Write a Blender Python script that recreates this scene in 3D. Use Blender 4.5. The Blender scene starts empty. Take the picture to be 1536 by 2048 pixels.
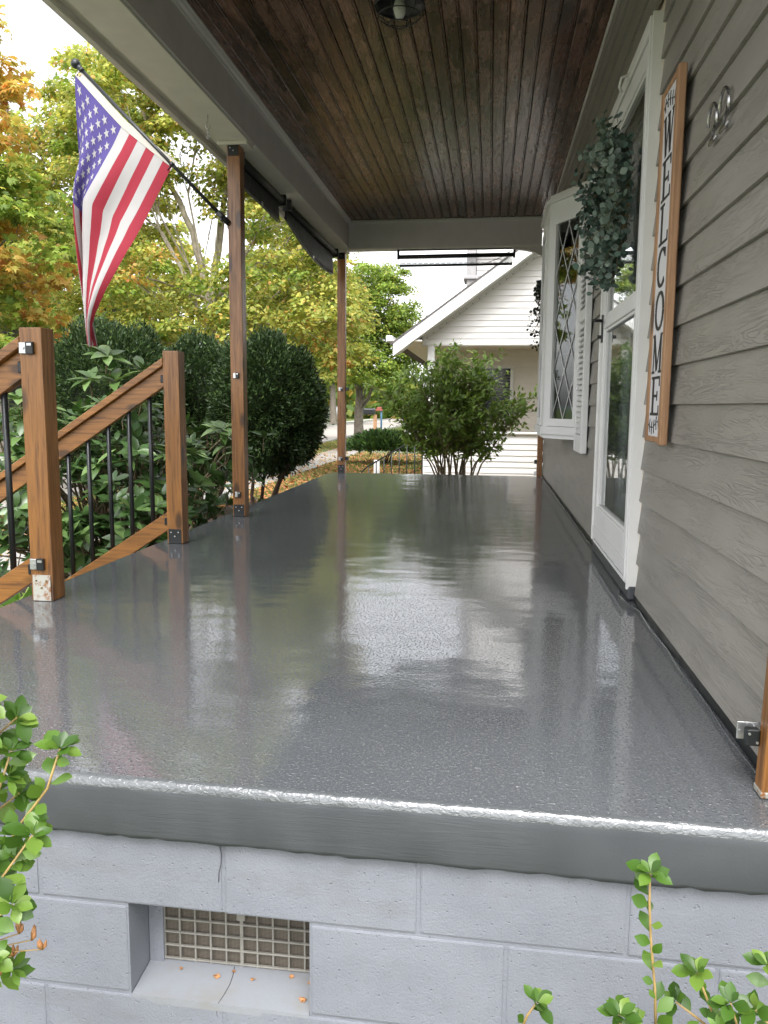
import bpy, bmesh, math, random
import numpy as np
from mathutils import Matrix, Vector
PI = math.pi
# ------------------------------------------------------------------ scene, camera, sky, sun, exposure
sc = bpy.context.scene
col = sc.collection
YAW, PITCH, ROLL, EYE = 0.130498, 0.131917, 0.007827, 0.77
def cam_axes():
    f = Vector((-math.sin(YAW)*math.cos(PITCH), math.cos(YAW)*math.cos(PITCH), -math.sin(PITCH)))
    r = Vector((math.cos(YAW), math.sin(YAW), 0)); u = r.cross(f)
    c, s = math.cos(ROLL), math.sin(ROLL)
    return c*r+s*u, -s*r+c*u, f
r_, u_, f_ = cam_axes()
cd = bpy.data.cameras.new('camera'); cam = bpy.data.objects.new('camera', cd); col.objects.link(cam)
cam.matrix_world = Matrix(((r_.x, u_.x, -f_.x, 0), (r_.y, u_.y, -f_.y, 0), (r_.z, u_.z, -f_.z, EYE), (0, 0, 0, 1)))
cd.sensor_fit = 'VERTICAL'; cd.sensor_height = 36.0; cd.lens = 36.0*1600/2048
cd.clip_start = 0.05; cd.clip_end = 2000
sc.camera = cam
SUN_EL, SUN_AZ = math.radians(57), math.radians(174)      # azimuth clockwise from +Y
w = bpy.data.worlds.new("World"); sc.world = w; w.use_nodes = True
nt = w.node_tree; nt.nodes.clear()
sky = nt.nodes.new('ShaderNodeTexSky'); sky.sky_type = 'NISHITA'; sky.sun_disc = False
sky.sun_elevation = SUN_EL; sky.sun_rotation = SUN_AZ; sky.air_density = 1.0; sky.dust_density = 3.0; sky.ozone_density = 1.0
bw = nt.nodes.new('ShaderNodeRGBToBW'); mx = nt.nodes.new('ShaderNodeMix'); mx.data_type = 'RGBA'
gain = nt.nodes.new('ShaderNodeMix'); gain.data_type = 'RGBA'; gain.blend_type = 'MULTIPLY'; gain.inputs[0].default_value = 1
gain.inputs[7].default_value = (3.0, 3.0, 3.06, 1)
bg = nt.nodes.new('ShaderNodeBackground'); bg.inputs[1].default_value = 0.15
wo = nt.nodes.new('ShaderNodeOutputWorld')
nt.links.new(sky.outputs[0], bw.inputs[0]); nt.links.new(bw.outputs[0], gain.inputs[6])
mx.inputs[0].default_value = 0.82                        # high thin overcast: most of the blue is veiled
nt.links.new(sky.outputs[0], mx.inputs[6]); nt.links.new(gain.outputs[2], mx.inputs[7])
nt.links.new(mx.outputs[2], bg.inputs[0]); nt.links.new(bg.outputs[0], wo.inputs[0])
sl = bpy.data.lights.new('sun', 'SUN'); sl.energy = 0.8; sl.angle = math.radians(24); sl.color = (1, .96, .9)
so = bpy.data.objects.new('sun', sl); col.objects.link(so)
sd = Vector((math.sin(SUN_AZ)*math.cos(SUN_EL), math.cos(SUN_AZ)*math.cos(SUN_EL), math.sin(SUN_EL)))
so.rotation_euler = sd.to_track_quat('Z', 'Y').to_euler(); so.location = (0, 0, 20)
sc.view_settings.view_transform = 'Standard'; sc.view_settings.look = 'None'
sc.view_settings.gamma = 1.0; sc.view_settings.use_curve_mapping = False
sc.view_settings.exposure = 0.85
sc.render.engine = 'CYCLES'
sc.cycles.max_bounces = 8; sc.cycles.diffuse_bounces = 4; sc.cycles.glossy_bounces = 4; sc.cycles.transmission_bounces = 6
sc.cycles.transparent_max_bounces = 8
rnd = random.Random(7); nr = np.random.RandomState(11)

# ------------------------------------------------------------------ helpers: objects
def tag(o, label=None, cat=None, group=None, kind=None):
    if label: o['label'] = label
    if cat: o['category'] = cat
    if group: o['group'] = group
    if kind: o['kind'] = kind
    return o
def link(o, parent=None):
    col.objects.link(o)
    if parent is not None:
        o.parent = parent
        o.matrix_parent_inverse = Matrix.Translation(root_loc(parent)).inverted()
    return o
def root_loc(p):
    v = Vector(p.location)
    while p.parent is not None and p.get('_rel'):
        p = p.parent; v += p.location
    # meshes are modelled in world coordinates, empties sit at their base
    return v
def empty(name, loc, label=None, cat=None, group=None, kind=None):
    o = bpy.data.objects.new(name, None); o.location = loc; o.empty_display_size = .1
    col.objects.link(o); return tag(o, label, cat, group, kind)
def child(name, me, parent=None):
    """object whose mesh is in world coordinates, parented without moving it"""
    o = bpy.data.objects.new(name, me); col.objects.link(o)
    if parent is not None:
        o.parent = parent
        q = parent; T = Vector((0, 0, 0))
        while q is not None:
            if q.type == 'EMPTY': T += Vector(q.location)
            q = q.parent
        o.matrix_parent_inverse = Matrix.Translation(-T) if parent.type == 'EMPTY' else Matrix.Identity(4)
    return o
def smooth(me, on=True):
    me.polygons.foreach_set('use_smooth', [on]*len(me.polygons))
def bm_mesh(name, bm, m, sm=False):
    me = bpy.data.meshes.new(name); bm.to_mesh(me); bm.free()
    for k in (m if isinstance(m, (list, tuple)) else [m]): me.materials.append(k)
    if sm: smooth(me)
    return me
def add_box(bm, x0, x1, y0, y1, z0, z1, bev=0.0, seg=1, mi=0):
    t = bmesh.new(); bmesh.ops.create_cube(t, size=1)
    for v in t.verts:
        v.co = Vector(((x0+x1)/2+v.co.x*(x1-x0), (y0+y1)/2+v.co.y*(y1-y0), (z0+z1)/2+v.co.z*(z1-z0)))
    if bev > 0: bmesh.ops.bevel(t, geom=t.edges[:], offset=bev, segments=seg, affect='EDGES', profile=.5)
    for f in t.faces: f.material_index = mi
    me = bpy.data.meshes.new('t'); t.to_mesh(me); t.free(); bm.from_mesh(me); bpy.data.meshes.remove(me)
def add_prism(bm, pts, vec, mi=0):
    """polygon pts (3-D) extruded by vec"""
    a = [bm.verts.new(p) for p in pts]; b = [bm.verts.new(Vector(p)+Vector(vec)) for p in pts]
    n = len(pts); fs = [bm.faces.new(a[::-1]), bm.faces.new(b)]
    for i in range(n): fs.append(bm.faces.new((a[i], a[(i+1) % n], b[(i+1) % n], b[i])))
    for f in fs: f.material_index = mi
    return fs
def add_tube(bm, pts, radii, n=8, cap=True, mi=0):
    pts = [Vector(p) for p in pts]
    if not isinstance(radii, (list, tuple)): radii = [radii]*len(pts)
    rings = []; prev = None
    for i, p in enumerate(pts):
        d = (pts[min(i+1, len(pts)-1)]-pts[max(i-1, 0)]).normalized()
        if prev is None:
            a = d.orthogonal().normalized()
        else:
            a = (prev-d*prev.dot(d))
            a = a.normalized() if a.length > 1e-5 else d.orthogonal().normalized()
        prev = a; b = d.cross(a)
        rings.append([bm.verts.new(p+(a*math.cos(2*PI*k/n)+b*math.sin(2*PI*k/n))*radii[i]) for k in range(n)])
    for i in range(len(rings)-1):
        for k in range(n):
            f = bm.faces.new((rings[i][k], rings[i][(k+1) % n], rings[i+1][(k+1) % n], rings[i+1][k])); f.material_index = mi; f.smooth = True
    if cap:
        bm.faces.new(rings[0][::-1]).material_index = mi; bm.faces.new(rings[-1]).material_index = mi
def add_lathe(bm, prof, c, n=24, mi=0):
    rings = [[bm.verts.new((c[0]+r*math.cos(2*PI*k/n), c[1]+r*math.sin(2*PI*k/n), c[2]+z)) for k in range(n)] for r, z in prof]
    for i in range(len(rings)-1):
        for k in range(n):
            f = bm.faces.new((rings[i][k], rings[i][(k+1) % n], rings[i+1][(k+1) % n], rings[i+1][k])); f.material_index = mi; f.smooth = True
def fix(bm): bmesh.ops.recalc_face_normals(bm, faces=bm.faces[:])
def box(name, x0, x1, y0, y1, z0, z1, m, parent=None, bev=0.0, seg=1):
    bm = bmesh.new(); add_box(bm, x0, x1, y0, y1, z0, z1, bev, seg); return child(name, bm_mesh(name, bm, m), parent)
def tube(name, pts, r, m, parent=None, n=8):
    bm = bmesh.new(); add_tube(bm, pts, r, n); return child(name, bm_mesh(name, bm, m), parent)
def tri_mesh(name, V, F, m, cols=None, sm=False):
    """V (n,3), F (k,3) numpy; cols (k,3) per face"""
    me = bpy.data.meshes.new(name)
    me.vertices.add(len(V)); me.vertices.foreach_set('co', V.astype(np.float32).ravel())
    me.loops.add(len(F)*3); me.loops.foreach_set('vertex_index', F.astype(np.int32).ravel())
    me.polygons.add(len(F)); me.polygons.foreach_set('loop_start', np.arange(0, len(F)*3, 3, dtype=np.int32))
    if cols is not None:
        at = me.attributes.new('leafcol', 'FLOAT_COLOR', 'FACE')
        at.data.foreach_set('color', np.hstack([cols, np.ones((len(cols), 1))]).astype(np.float32).ravel())
    me.update(calc_edges=True); me.validate(verbose=False)
    for k in (m if isinstance(m, (list, tuple)) else [m]): me.materials.append(k)
    if sm: smooth(me)
    return me

# ------------------------------------------------------------------ helpers: materials
class NB:
    def __init__(s, name):
        s.m = bpy.data.materials.new(name); s.m.use_nodes = True; s.t = s.m.node_tree; s.t.nodes.clear()
        s.out = s.n('ShaderNodeOutputMaterial'); s.b = s.n('ShaderNodeBsdfPrincipled'); s.l(s.b.outputs[0], s.out.inputs[0])
    def n(s, t, **k):
        x = s.t.nodes.new(t)
        for a, v in k.items(): setattr(x, a, v)
        return x
    def l(s, a, b): s.t.links.new(a, b)
    def obj(s, scale=(1, 1, 1), rand=False, rot=(0, 0, 0)):
        c = s.n('ShaderNodeTexCoord'); mp = s.n('ShaderNodeMapping'); mp.inputs['Scale'].default_value = scale; mp.inputs['Rotation'].default_value = rot
        if rand:
            oi = s.n('ShaderNodeObjectInfo'); cm = s.n('ShaderNodeCombineXYZ'); mu = s.n('ShaderNodeMath', operation='MULTIPLY'); mu.inputs[1].default_value = 37
            s.l(oi.outputs['Random'], mu.inputs[0])
            for i in range(3): s.l(mu.outputs[0], cm.inputs[i])
            ad = s.n('ShaderNodeVectorMath', operation='ADD'); s.l(c.outputs['Object'], ad.inputs[0]); s.l(cm.outputs[0], ad.inputs[1]); s.l(ad.outputs[0], mp.inputs[0])
        else: s.l(c.outputs['Object'], mp.inputs[0])
        return mp.outputs[0]
    def noise(s, vec, scale, detail=4, rough=.55, dist=0, out=0):
        x = s.n('ShaderNodeTexNoise'); x.inputs['Scale'].default_value = scale; x.inputs['Detail'].default_value = detail
        x.inputs['Roughness'].default_value = rough; x.inputs['Distortion'].default_value = dist
        if vec is not None: s.l(vec, x.inputs['Vector'])
        return x.outputs[out]
    def ramp(s, fac, stops, interp='LINEAR'):
        x = s.n('ShaderNodeValToRGB'); x.color_ramp.interpolation = interp
        e = x.color_ramp.elements
        while len(e) < len(stops): e.new(.5)
        for i, (p, c) in enumerate(stops):
            e[i].position = p; e[i].color = (*c, 1) if isinstance(c, tuple) else (c, c, c, 1)
        s.l(fac, x.inputs[0]); return x.outputs[0]
    def math(s, op, a, b=None, clamp=False):
        x = s.n('ShaderNodeMath', operation=op); x.use_clamp = clamp
        for i, v in enumerate((a, b)):
            if v is None: continue
            if isinstance(v, (int, float)): x.inputs[i].default_value = v
            else: s.l(v, x.inputs[i])
        return x.outputs[0]
    def mix(s, fac, a, b, blend='MIX'):
        x = s.n('ShaderNodeMix'); x.data_type = 'RGBA'; x.blend_type = blend
        for i, v in ((0, fac), (6, a), (7, b)):
            if isinstance(v, (int, float)): x.inputs[i].default_value = v
            elif isinstance(v, tuple): x.inputs[i].default_value = (*v, 1)
            else: s.l(v, x.inputs[i])
        return x.outputs[2]
    def bump(s, h, strength=.3, dist=.01, prev=None):
        x = s.n('ShaderNodeBump'); x.inputs['Strength'].default_value = strength; x.inputs['Distance'].default_value = dist
        s.l(h, x.inputs['Height'])
        if prev is not None: s.l(prev, x.inputs['Normal'])
        return x.outputs[0]
    def set(s, **k):
        names = {'col': 'Base Color', 'rough': 'Roughness', 'spec': 'Specular IOR Level', 'metal': 'Metallic', 'normal': 'Normal', 'trans': 'Transmission Weight', 'ior': 'IOR', 'coat': 'Coat Weight', 'coatr': 'Coat Roughness', 'alpha': 'Alpha'}
        for a, v in k.items():
            i = s.b.inputs[names[a]]
            if isinstance(v, tuple): i.default_value = (*v, 1)
            elif isinstance(v, (int, float)): i.default_value = v
            else: s.l(v, i)
        return s.m
def plain(name, c, rough=.5, metal=0, var=.12, scale=6, spec=.5, bump=0, bscale=60):
    k = NB(name); v = k.obj()
    f = k.noise(v, scale, 5)
    a = tuple(x*(1-var) for x in c); b = tuple(min(1, x*(1+var)) for x in c)
    k.set(col=k.ramp(f, [(.3, a), (.7, b)]), metal=metal, spec=spec,
          rough=k.ramp(k.noise(v, scale*3, 3), [(.3, max(.02, rough-.07)), (.7, min(1, rough+.07))]))
    if bump: k.set(normal=k.bump(k.noise(v, bscale, 4), bump, .002))
    return k.m
def wood(name, dark, light, axis='z', rough=.38, gs=1.0, knots=True, coat=.0):
    k = NB(name)
    s = {'x': (2.2, 38, 38), 'y': (38, 2.2, 38), 'z': (38, 38, 2.2)}[axis]
    v = k.obj(tuple(q*gs for q in s), True)
    g = k.noise(v, 1.0, 6, .62, .7)
    v2 = k.obj(tuple(q*gs*.22 for q in s), True)
    big = k.noise(v2, 1.2, 3, .5, .4)
    c = k.ramp(g, [(.32, tuple(.6*a+.1*b for a, b in zip(dark, light))), (.48, tuple((a*.4+b*.6) for a, b in zip(dark, light))), (.66, light)])
    c = k.mix(k.ramp(big, [(.35, .38), (.65, 0.0)]), c, dark, 'MIX')
    if knots:
        v3 = k.obj((9, 9, 3.4) if axis == 'z' else ((3.4, 9, 9) if axis == 'x' else (9, 3.4, 9)), True)
        vo = k.n('ShaderNodeTexVoronoi'); vo.inputs['Scale'].default_value = .8; k.l(v3, vo.inputs['Vector'])
        c = k.mix(k.ramp(vo.outputs['Distance'], [(.12, .8), (.2, .0)]), c, tuple(x*.22 for x in dark))
    n = k.bump(g, .18, .002)
    return k.set(col=c, rough=k.ramp(g, [(.3, rough+.12), (.7, rough-.05)]), normal=n, coat=coat, coatr=.15)
def leafmat(name, rough=.45, trans=.35, spec=.35, hue=1.0, fixed=None, tint=(1.15, 1.2, .6)):
    k = NB(name)
    if fixed is None:
        a = k.n('ShaderNodeAttribute', attribute_name='leafcol'); c = a.outputs['Color']
    else:
        oi = k.n('ShaderNodeObjectInfo'); c = k.ramp(oi.outputs['Random'], fixed)
        c = k.mix(k.ramp(k.noise(k.obj(), 55, 3), [(.35, .22), (.65, 0.0)]), c, (.5, .5, .3), 'MULTIPLY')
    k.set(col=c, rough=rough, spec=spec)
    tr = k.n('ShaderNodeBsdfTranslucent'); k.l(k.mix(1.0, c, tint, 'MULTIPLY'), tr.inputs[0])
    ms = k.n('ShaderNodeMixShader'); ms.inputs[0].default_value = trans
    k.l(k.b.outputs[0], ms.inputs[1]); k.l(tr.outputs[0], ms.inputs[2]); k.l(ms.outputs[0], k.out.inputs[0])
    return k.m

M = {}
# wet-look grey floor paint
k = NB('floor_paint'); v = k.obj()
fine = k.noise(k.obj((1, .55, 1)), 125, 2.5, .6)
mid = k.noise(v, 62, 3, .5)
big = k.noise(v, 1.1, 3, .5); roll = k.noise(k.obj((.9, 1.3, 1)), 3.0, 2, .5)
amt = k.ramp(k.noise(v, .9, 2, .5), [(.3, .55), (.7, 1.0)])
h = k.math('ADD', k.math('MULTIPLY', k.math('MULTIPLY', fine, amt), .62), k.math('MULTIPLY', mid, .7))
n0 = k.bump(h, 1.0, .00036)
spk = k.ramp(k.noise(k.obj((1, .8, 1)), 150, 2, .5), [(.56, 0.0), (.68, 1.0)])
n1 = k.bump(spk, 1.0, .0016, n0); n2 = k.bump(roll, .16, .02, n1)
c = k.ramp(big, [(.3, (.080, .087, .095)), (.7, (.106, .114, .123))])
c = k.mix(k.ramp(k.noise(v, 150, 3, .7), [(.54, 0.0), (.64, .38)]), c, (.23, .24, .245))  # pale specks put the sparkle of the glossy stipple into the colour
M['floor'] = k.set(col=c, rough=k.ramp(k.noise(v, 3.2, 4), [(.3, .035), (.7, .08)]), spec=1.0, ior=1.7, normal=n2)
# slab edge (same paint, brushed, duller)
k = NB('slab_edge_paint'); v = k.obj((2.5, 2.5, 34)); w1 = k.math('MULTIPLY', k.noise(v, 3.2, 3, .5, 1.5), k.ramp(k.noise(k.obj(), 2.6, 2), [(.45, .1), (.6, 1.0)])); w2 = k.noise(k.obj(), 260, 3)
n1 = k.bump(w1, .28, .003); n1 = k.bump(w2, .3, .001, n1)
M['edge'] = k.set(col=k.ramp(k.noise(k.obj(), 5, 4), [(.3, (.054, .058, .063)), (.7, (.070, .075, .080))]), rough=.42, spec=.4, normal=n1)
k = NB('wet_paint_lip'); n1 = k.bump(k.noise(k.obj((1, 1.5, 1.5)), 60, 3, .6, .6), .6, .005); n1 = k.bump(k.noise(k.obj((.4, 1, 1)), 20, 2), .4, .006, n1)
M['lip'] = k.set(col=(.085, .091, .094), rough=.12, spec=.8, coat=.3, coatr=.08, normal=n1)
# painted concrete block
k = NB('block_paint'); v = k.obj(); vo = k.n('ShaderNodeTexVoronoi'); vo.inputs['Scale'].default_value = 75; k.l(v, vo.inputs['Vector'])
pit = k.ramp(vo.outputs['Distance'], [(.0, 0.0), (.2, 1.0)]); msk = k.ramp(k.noise(v, 46, 3), [(.46, 1.0), (.54, 0.0)])
pits = k.math('MAXIMUM', pit, msk)
n1 = k.bump(k.noise(v, 210, 5, .7), .8, .0026); n1 = k.bump(pits, .6, .004, n1)
c = k.ramp(k.noise(v, 7, 5, .6), [(.25, (.165, .174, .198)), (.75, (.208, .217, .242))])
c = k.mix(k.ramp(k.noise(k.obj((1, 1, 3)), 2.6, 6, .7), [(.55, 0.0), (.75, .4)]), c, (.13, .13, .12))
c = k.mix(k.math('MULTIPLY', k.math('SUBTRACT', 1.0, pits), .03), c, (.10, .105, .12))
M['block'] = k.set(col=c, rough=.62, spec=.3, normal=n1)
k = NB('vent_sill_paint'); v = k.obj(); n1 = k.bump(k.noise(v, 90, 4), .3, .002)
c = k.mix(k.ramp(k.noise(v, 9, 5, .7), [(.5, 0.0), (.72, .5)]), (.215, .226, .243), (.19, .178, .145))
M['sill'] = k.set(col=c, rough=.7, normal=n1)
# embossed lap siding
k = NB('siding_paint'); v = k.obj((1, 1.5, 16), True)
q = k.noise(v, 1.5, 3, .5, 1.0)
cont = k.math('PINGPONG', k.math('MULTIPLY', q, 13), .5)
ln = k.ramp(cont, [(.0, 0.0), (.2, 1.0)])
pres = k.ramp(k.noise(k.obj((1, 1.6, 9), True), 1.6, 2), [(.38, .15), (.6, 1.0)])
emb = k.math('SUBTRACT', 1.0, k.math('MULTIPLY', k.math('SUBTRACT', 1.0, ln), pres))
n1 = k.bump(emb, .7, .0025); n1 = k.bump(k.noise(k.obj((1, 5, 60), True), 6, 3), .15, .001, n1)
c = k.ramp(k.noise(k.obj((1, 1, 2), True), 2.2, 4), [(.3, (.25, .236, .21)), (.7, (.30, .284, .255))])
oi = k.n('ShaderNodeObjectInfo'); c = k.mix(k.math('MULTIPLY', oi.outputs['Random'], .16), c, (.18, .17, .145)); c = k.mix(k.math('MULTIPLY', k.math('SUBTRACT', 1.0, emb), .22), c, (.14, .13, .11))
M['siding'] = k.set(col=c, rough=.46, spec=.38, normal=n1)
# stained cedar
for ax in 'xyz': M['cedar_'+ax] = wood('cedar_stain_'+ax, (.095, .035, .008), (.31, .135, .032), ax, .36, 1.9, True, .12)
M['pine'] = wood('pale_pine', (.24, .12, .055), (.42, .245, .13), 'z', .6, 1.3)
# beadboard ceiling
k = NB('ceiling_wood'); v = k.obj((46, 3.0, 46), True); g = k.noise(v, 1.0, 6, .65, 1.4)
c = k.ramp(g, [(.3, (.065, .031, .024)), (.52, (.165, .098, .080)), (.72, (.31, .205, .178))])
bl = k.ramp(k.noise(k.obj((7, 1.6, 7), True), 1.3, 5, .65), [(.46, 0.0), (.58, .9)]); c = k.mix(bl, c, (.032, .014, .009))
pk = k.ramp(k.noise(k.obj((60, 16, 60), True), 1.0, 2, .5, .6), [(.63, 0.0), (.7, .8)]); c = k.mix(pk, c, (.012, .007, .005))
oi = k.n('ShaderNodeObjectInfo'); tone = k.ramp(oi.outputs['Random'], [(0.0, (.45, .34, .30)), (.3, (.85, .70, .62)), (.6, (1.05, .96, .92)), (1.0, (1.3, 1.22, 1.18))])
c = k.mix(1.0, c, tone, 'MULTIPLY')
M['ceil'] = k.set(col=c, rough=k.ramp(g, [(.3, .32), (.7, .17)]), spec=.8, normal=k.bump(g, .3, .0018))
M['ceil_dark'] = plain('ceiling_gap', (.012, .008, .006), .8)
M['white'] = plain('white_paint', (.60, .60, .575), .38, var=.05, bump=.12, bscale=30)
M['beam'] = plain('grey_white_beam_paint', (.60, .575, .56), .42, var=.06, bump=.15, bscale=14)
M['soffit'] = plain('cream_beam_paint', (.66, .645, .58), .5, var=.06, bump=.2, bscale=10)
M['fascia'] = plain('fascia_paint', (.60, .575, .53), .5, var=.05, bump=.1)
M['vinyl'] = plain('white_vinyl', (.70, .70, .68), .5, var=.03, spec=.3)
M['cream'] = plain('cream_channel', (.68, .60, .50), .6, var=.1)
M['black'] = plain('black_metal', (.010, .012, .013), .35, var=.2, spec=.5)
M['blackm'] = plain('black_fabric', (.013, .015, .013), .6, var=.2, bump=.3, bscale=700)
M['galv'] = plain('galvanised', (.55, .56, .56), .35, metal=.9, var=.15, scale=60)
k = NB('rusty_galvanised'); f = k.ramp(k.noise(k.obj(), 38, 5, .7), [(.5, 0.0), (.62, 1.0)])
M['rusty'] = k.set(col=k.mix(f, (.46, .45, .40), (.22, .10, .035)), metal=k.math('SUBTRACT', .55, k.math('MULTIPLY', f, .5)), rough=.5)
M['chrome'] = plain('brushed_chrome', (.50, .50, .50), .30, metal=1, var=.08, scale=40)
M['brass'] = plain('brass', (.45, .30, .12), .3, metal=1)
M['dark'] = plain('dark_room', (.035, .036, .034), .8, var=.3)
M['bulb'] = plain('bulb_glass', (.62, .64, .60), .18, var=.03)
M['teal'] = plain('teal_cabinet', (.02, .16, .2), .5)
M['inner'] = plain('inner_door', (.50, .54, .55), .35, var=.1)
k = NB('window_glass'); k.set(col=(.9, .95, .93), rough=.015, trans=1.0, ior=1.5, normal=k.bump(k.noise(k.obj(), 2.2, 1), .02, .01))
M['glass'] = k.m
k = NB('shade_film'); k.set(col=(.55, .57, .60), rough=.25, trans=.0, alpha=.32); M['film'] = k.m
M['grille'] = plain('vent_grille', (.21, .20, .175), .55, var=.15, scale=30, bump=.3)
k = NB('vent_screen'); c1 = k.n('ShaderNodeTexBrick'); c1.offset = 0
k.l(k.obj((1, 1, 1), rot=(PI/2, 0, 0)), c1.inputs['Vector']); c1.inputs['Scale'].default_value = 1; c1.inputs['Brick Width'].default_value = .0032; c1.inputs['Row Height'].default_value = .0032
c1.inputs['Mortar Size'].default_value = .0006; c1.inputs['Color1'].default_value = (.022, .018, .014, 1); c1.inputs['Color2'].default_value = (.03, .024, .018, 1); c1.inputs['Mortar'].default_value = (.13, .11, .085, 1)
M['screen'] = k.set(col=c1.outputs[0], rough=.8)
M['bark'] = plain('maple_bark', (.17, .145, .115), .85, var=.35, scale=9, bump=.8, bscale=25)
M['bark_pale'] = plain('pale_bark', (.33, .29, .22), .85, var=.35, scale=7, bump=.8, bscale=25)
M['bark_dark'] = plain('dark_bark', (.05, .032, .022), .9, var=.4, scale=20, bump=.8, bscale=60)
M['stem'] = plain('shrub_stem', (.13, .10, .05), .7, var=.3, scale=40)
M['stem_y'] = plain('young_stem', (.33, .22, .08), .55, var=.2, scale=60)
M['leaf'] = leafmat('maple_leaf', .5, .5, .3, tint=(1.1, 1.12, .8))
M['yew'] = leafmat('yew_needles', .5, .12, .3)
M['rhodo'] = leafmat('rhododendron_leaf', .30, .16, .5)
M['rhodo1'] = leafmat('rhododendron_leaf_single', .30, .16, .5, fixed=[(0, (.055, .105, .03)), (.5, (.10, .175, .05)), (1, (.18, .28, .10))])
M['bushl'] = leafmat('shrub_leaf', .42, .3, .4)
M['bush1'] = leafmat('shrub_leaf_single', .42, .3, .4, fixed=[(0, (.08, .14, .025)), (.5, (.14, .22, .04)), (1, (.22, .32, .07))])
M['aza1'] = leafmat('azalea_leaf', .36, .34, .45, fixed=[(0, (.035, .085, .012)), (.4, (.065, .145, .020)), (.8, (.12, .22, .032)), (1, (.20, .30, .06))])
M['euc'] = leafmat('eucalyptus_leaf', .6, .12, .25)
M['euc1'] = leafmat('eucalyptus_leaf_single', .6, .12, .25, fixed=[(0, (.09, .13, .105)), (.5, (.16, .215, .175)), (1, (.27, .33, .28))])
M['litter'] = leafmat('fallen_leaf', .7, .1, .2)
M['bud'] = plain('azalea_bud', (.30, .14, .05), .6, var=.4, scale=90)
# ground materials
k = NB('lawn_ground'); v = k.obj(); c = k.ramp(k.noise(v, .6, 6, .65), [(.3, (.075, .10, .028)), (.55, (.12, .145, .04)), (.75, (.20, .17, .07))])
c = k.mix(k.ramp(k.noise(v, 9, 5, .7), [(.4, .45), (.6, 0.0)]), c, (.05, .065, .02))
M['lawn'] = k.set(col=c, rough=.9, spec=.1, normal=k.bump(k.noise(v, 40, 5, .7), .9, .03))
k = NB('road_surface'); v = k.obj(); c = k.ramp(k.noise(v, .5, 6, .65), [(.3, (.30, .27, .235)), (.7, (.38, .345, .30))]); c = k.mix(k.ramp(k.noise(v, 60, 4), [(.4, .3), (.6, 0.0)]), c, (.2, .18, .16))
M['road'] = k.set(col=c, rough=.85, normal=k.bump(k.noise(v, 80, 4), .4, .005))
k = NB('concrete_walk'); v = k.obj(); c = k.ramp(k.noise(v, 1.4, 6, .65), [(.3, (.27, .26, .245)), (.7, (.38, .37, .345))])
M['walk'] = k.set(col=c, rough=.85, normal=k.bump(k.noise(v, 70, 4), .4, .004))
k = NB('vinyl_siding_far'); oi = k.n('ShaderNodeObjectInfo'); c = k.ramp(oi.outputs['Random'], [(0, (.72, .70, .665)), (1, (.78, .765, .735))])
M['nsiding'] = k.set(col=c, rough=.5, spec=.3)
M['nbeige'] = plain('beige_vinyl', (.72, .67, .59), .5, var=.04)
M['shingle'] = plain('roof_shingle', (.11, .10, .095), .85, var=.3, scale=12, bump=.5)
M['brick_grey'] = plain('grey_chimney', (.34, .33, .33), .7, var=.15)

# ------------------------------------------------------------------ setting: ground, street
GZ = -.80
def sheet(name, x0, x1, y0, y1, z, m, nx=1, ny=1, amp=0):
    xs = np.linspace(x0, x1, nx+1); ys = np.linspace(y0, y1, ny+1)
    V = [(x, y, z+(amp*math.sin(x*1.3+y*.7)*math.cos(y*.9) if 0 < i < nx and 0 < j < ny else 0)) for j, y in enumerate(ys) for i, x in enumerate(xs)]
    F = [(j*(nx+1)+i, j*(nx+1)+i+1, (j+1)*(nx+1)+i+1, (j+1)*(nx+1)+i) for j in range(ny) for i in range(nx)]
    me = bpy.data.meshes.new(name); me.from_pydata(V, [], F); me.materials.append(m)
    return tag(child(name, me), kind='structure')
sheet('lawn', -600, 600, -400, 1200, GZ, M['lawn'])
sheet('road', -11.6, -6.9, -60, 160, GZ+.008, M['road'])
sheet('driveway', -6.9, 3, 25.0, 28.6, GZ+.010, M['walk'])
wk = empty('sidewalk', (-4.9, 0, GZ), kind='structure')
for i in range(34):
    y0 = 1.0+i*1.5
    if 23.6 < y0 < 27.9: continue
    if y0+1.5 > 25.0 and y0 < 25.0: continue
    box('concrete_slab', -5.5, -4.35, y0+.008, y0+1.492, GZ-.05, GZ+.022+rnd.uniform(-.004, .004), M['walk'], wk, .008)
box('sidewalk_base', -5.49, -4.36, 1, 52, GZ-.05, GZ+.009, plain('joint_soil', (.07, .06, .04), .9), wk)
sheet('sidewalk', -14.2, -13.0, -60, 160, GZ+.02, M['walk'])
kb = empty('kerb', (-6.9, 0, GZ), kind='structure')
box('kerb_stone', -6.98, -6.86, -20, 24.6, GZ-.05, GZ+.11, M['walk'], kb, .02)
box('kerb_stone', -6.98, -6.86, 29.0, 150, GZ-.05, GZ+.11, M['walk'], kb, .02)
box('kerb_stone', -11.72, -11.60, -20, 150, GZ-.05, GZ+.11, M['walk'], kb, .02)
box('planting_bed', -3.9, -1.86, 4.45, 12.2, GZ-.05, GZ+.05, plain('mulch', (.055, .035, .022), .95, var=.4, scale=30, bump=1, bscale=50)).__setitem__('kind', 'structure')

# ------------------------------------------------------------------ porch floor, steps, foundation
def yfront(x): return 1.472-.0185*(x+.189)
SX0, SX1, SY1 = -1.84, .612, 9.12
bm = bmesh.new()
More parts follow.
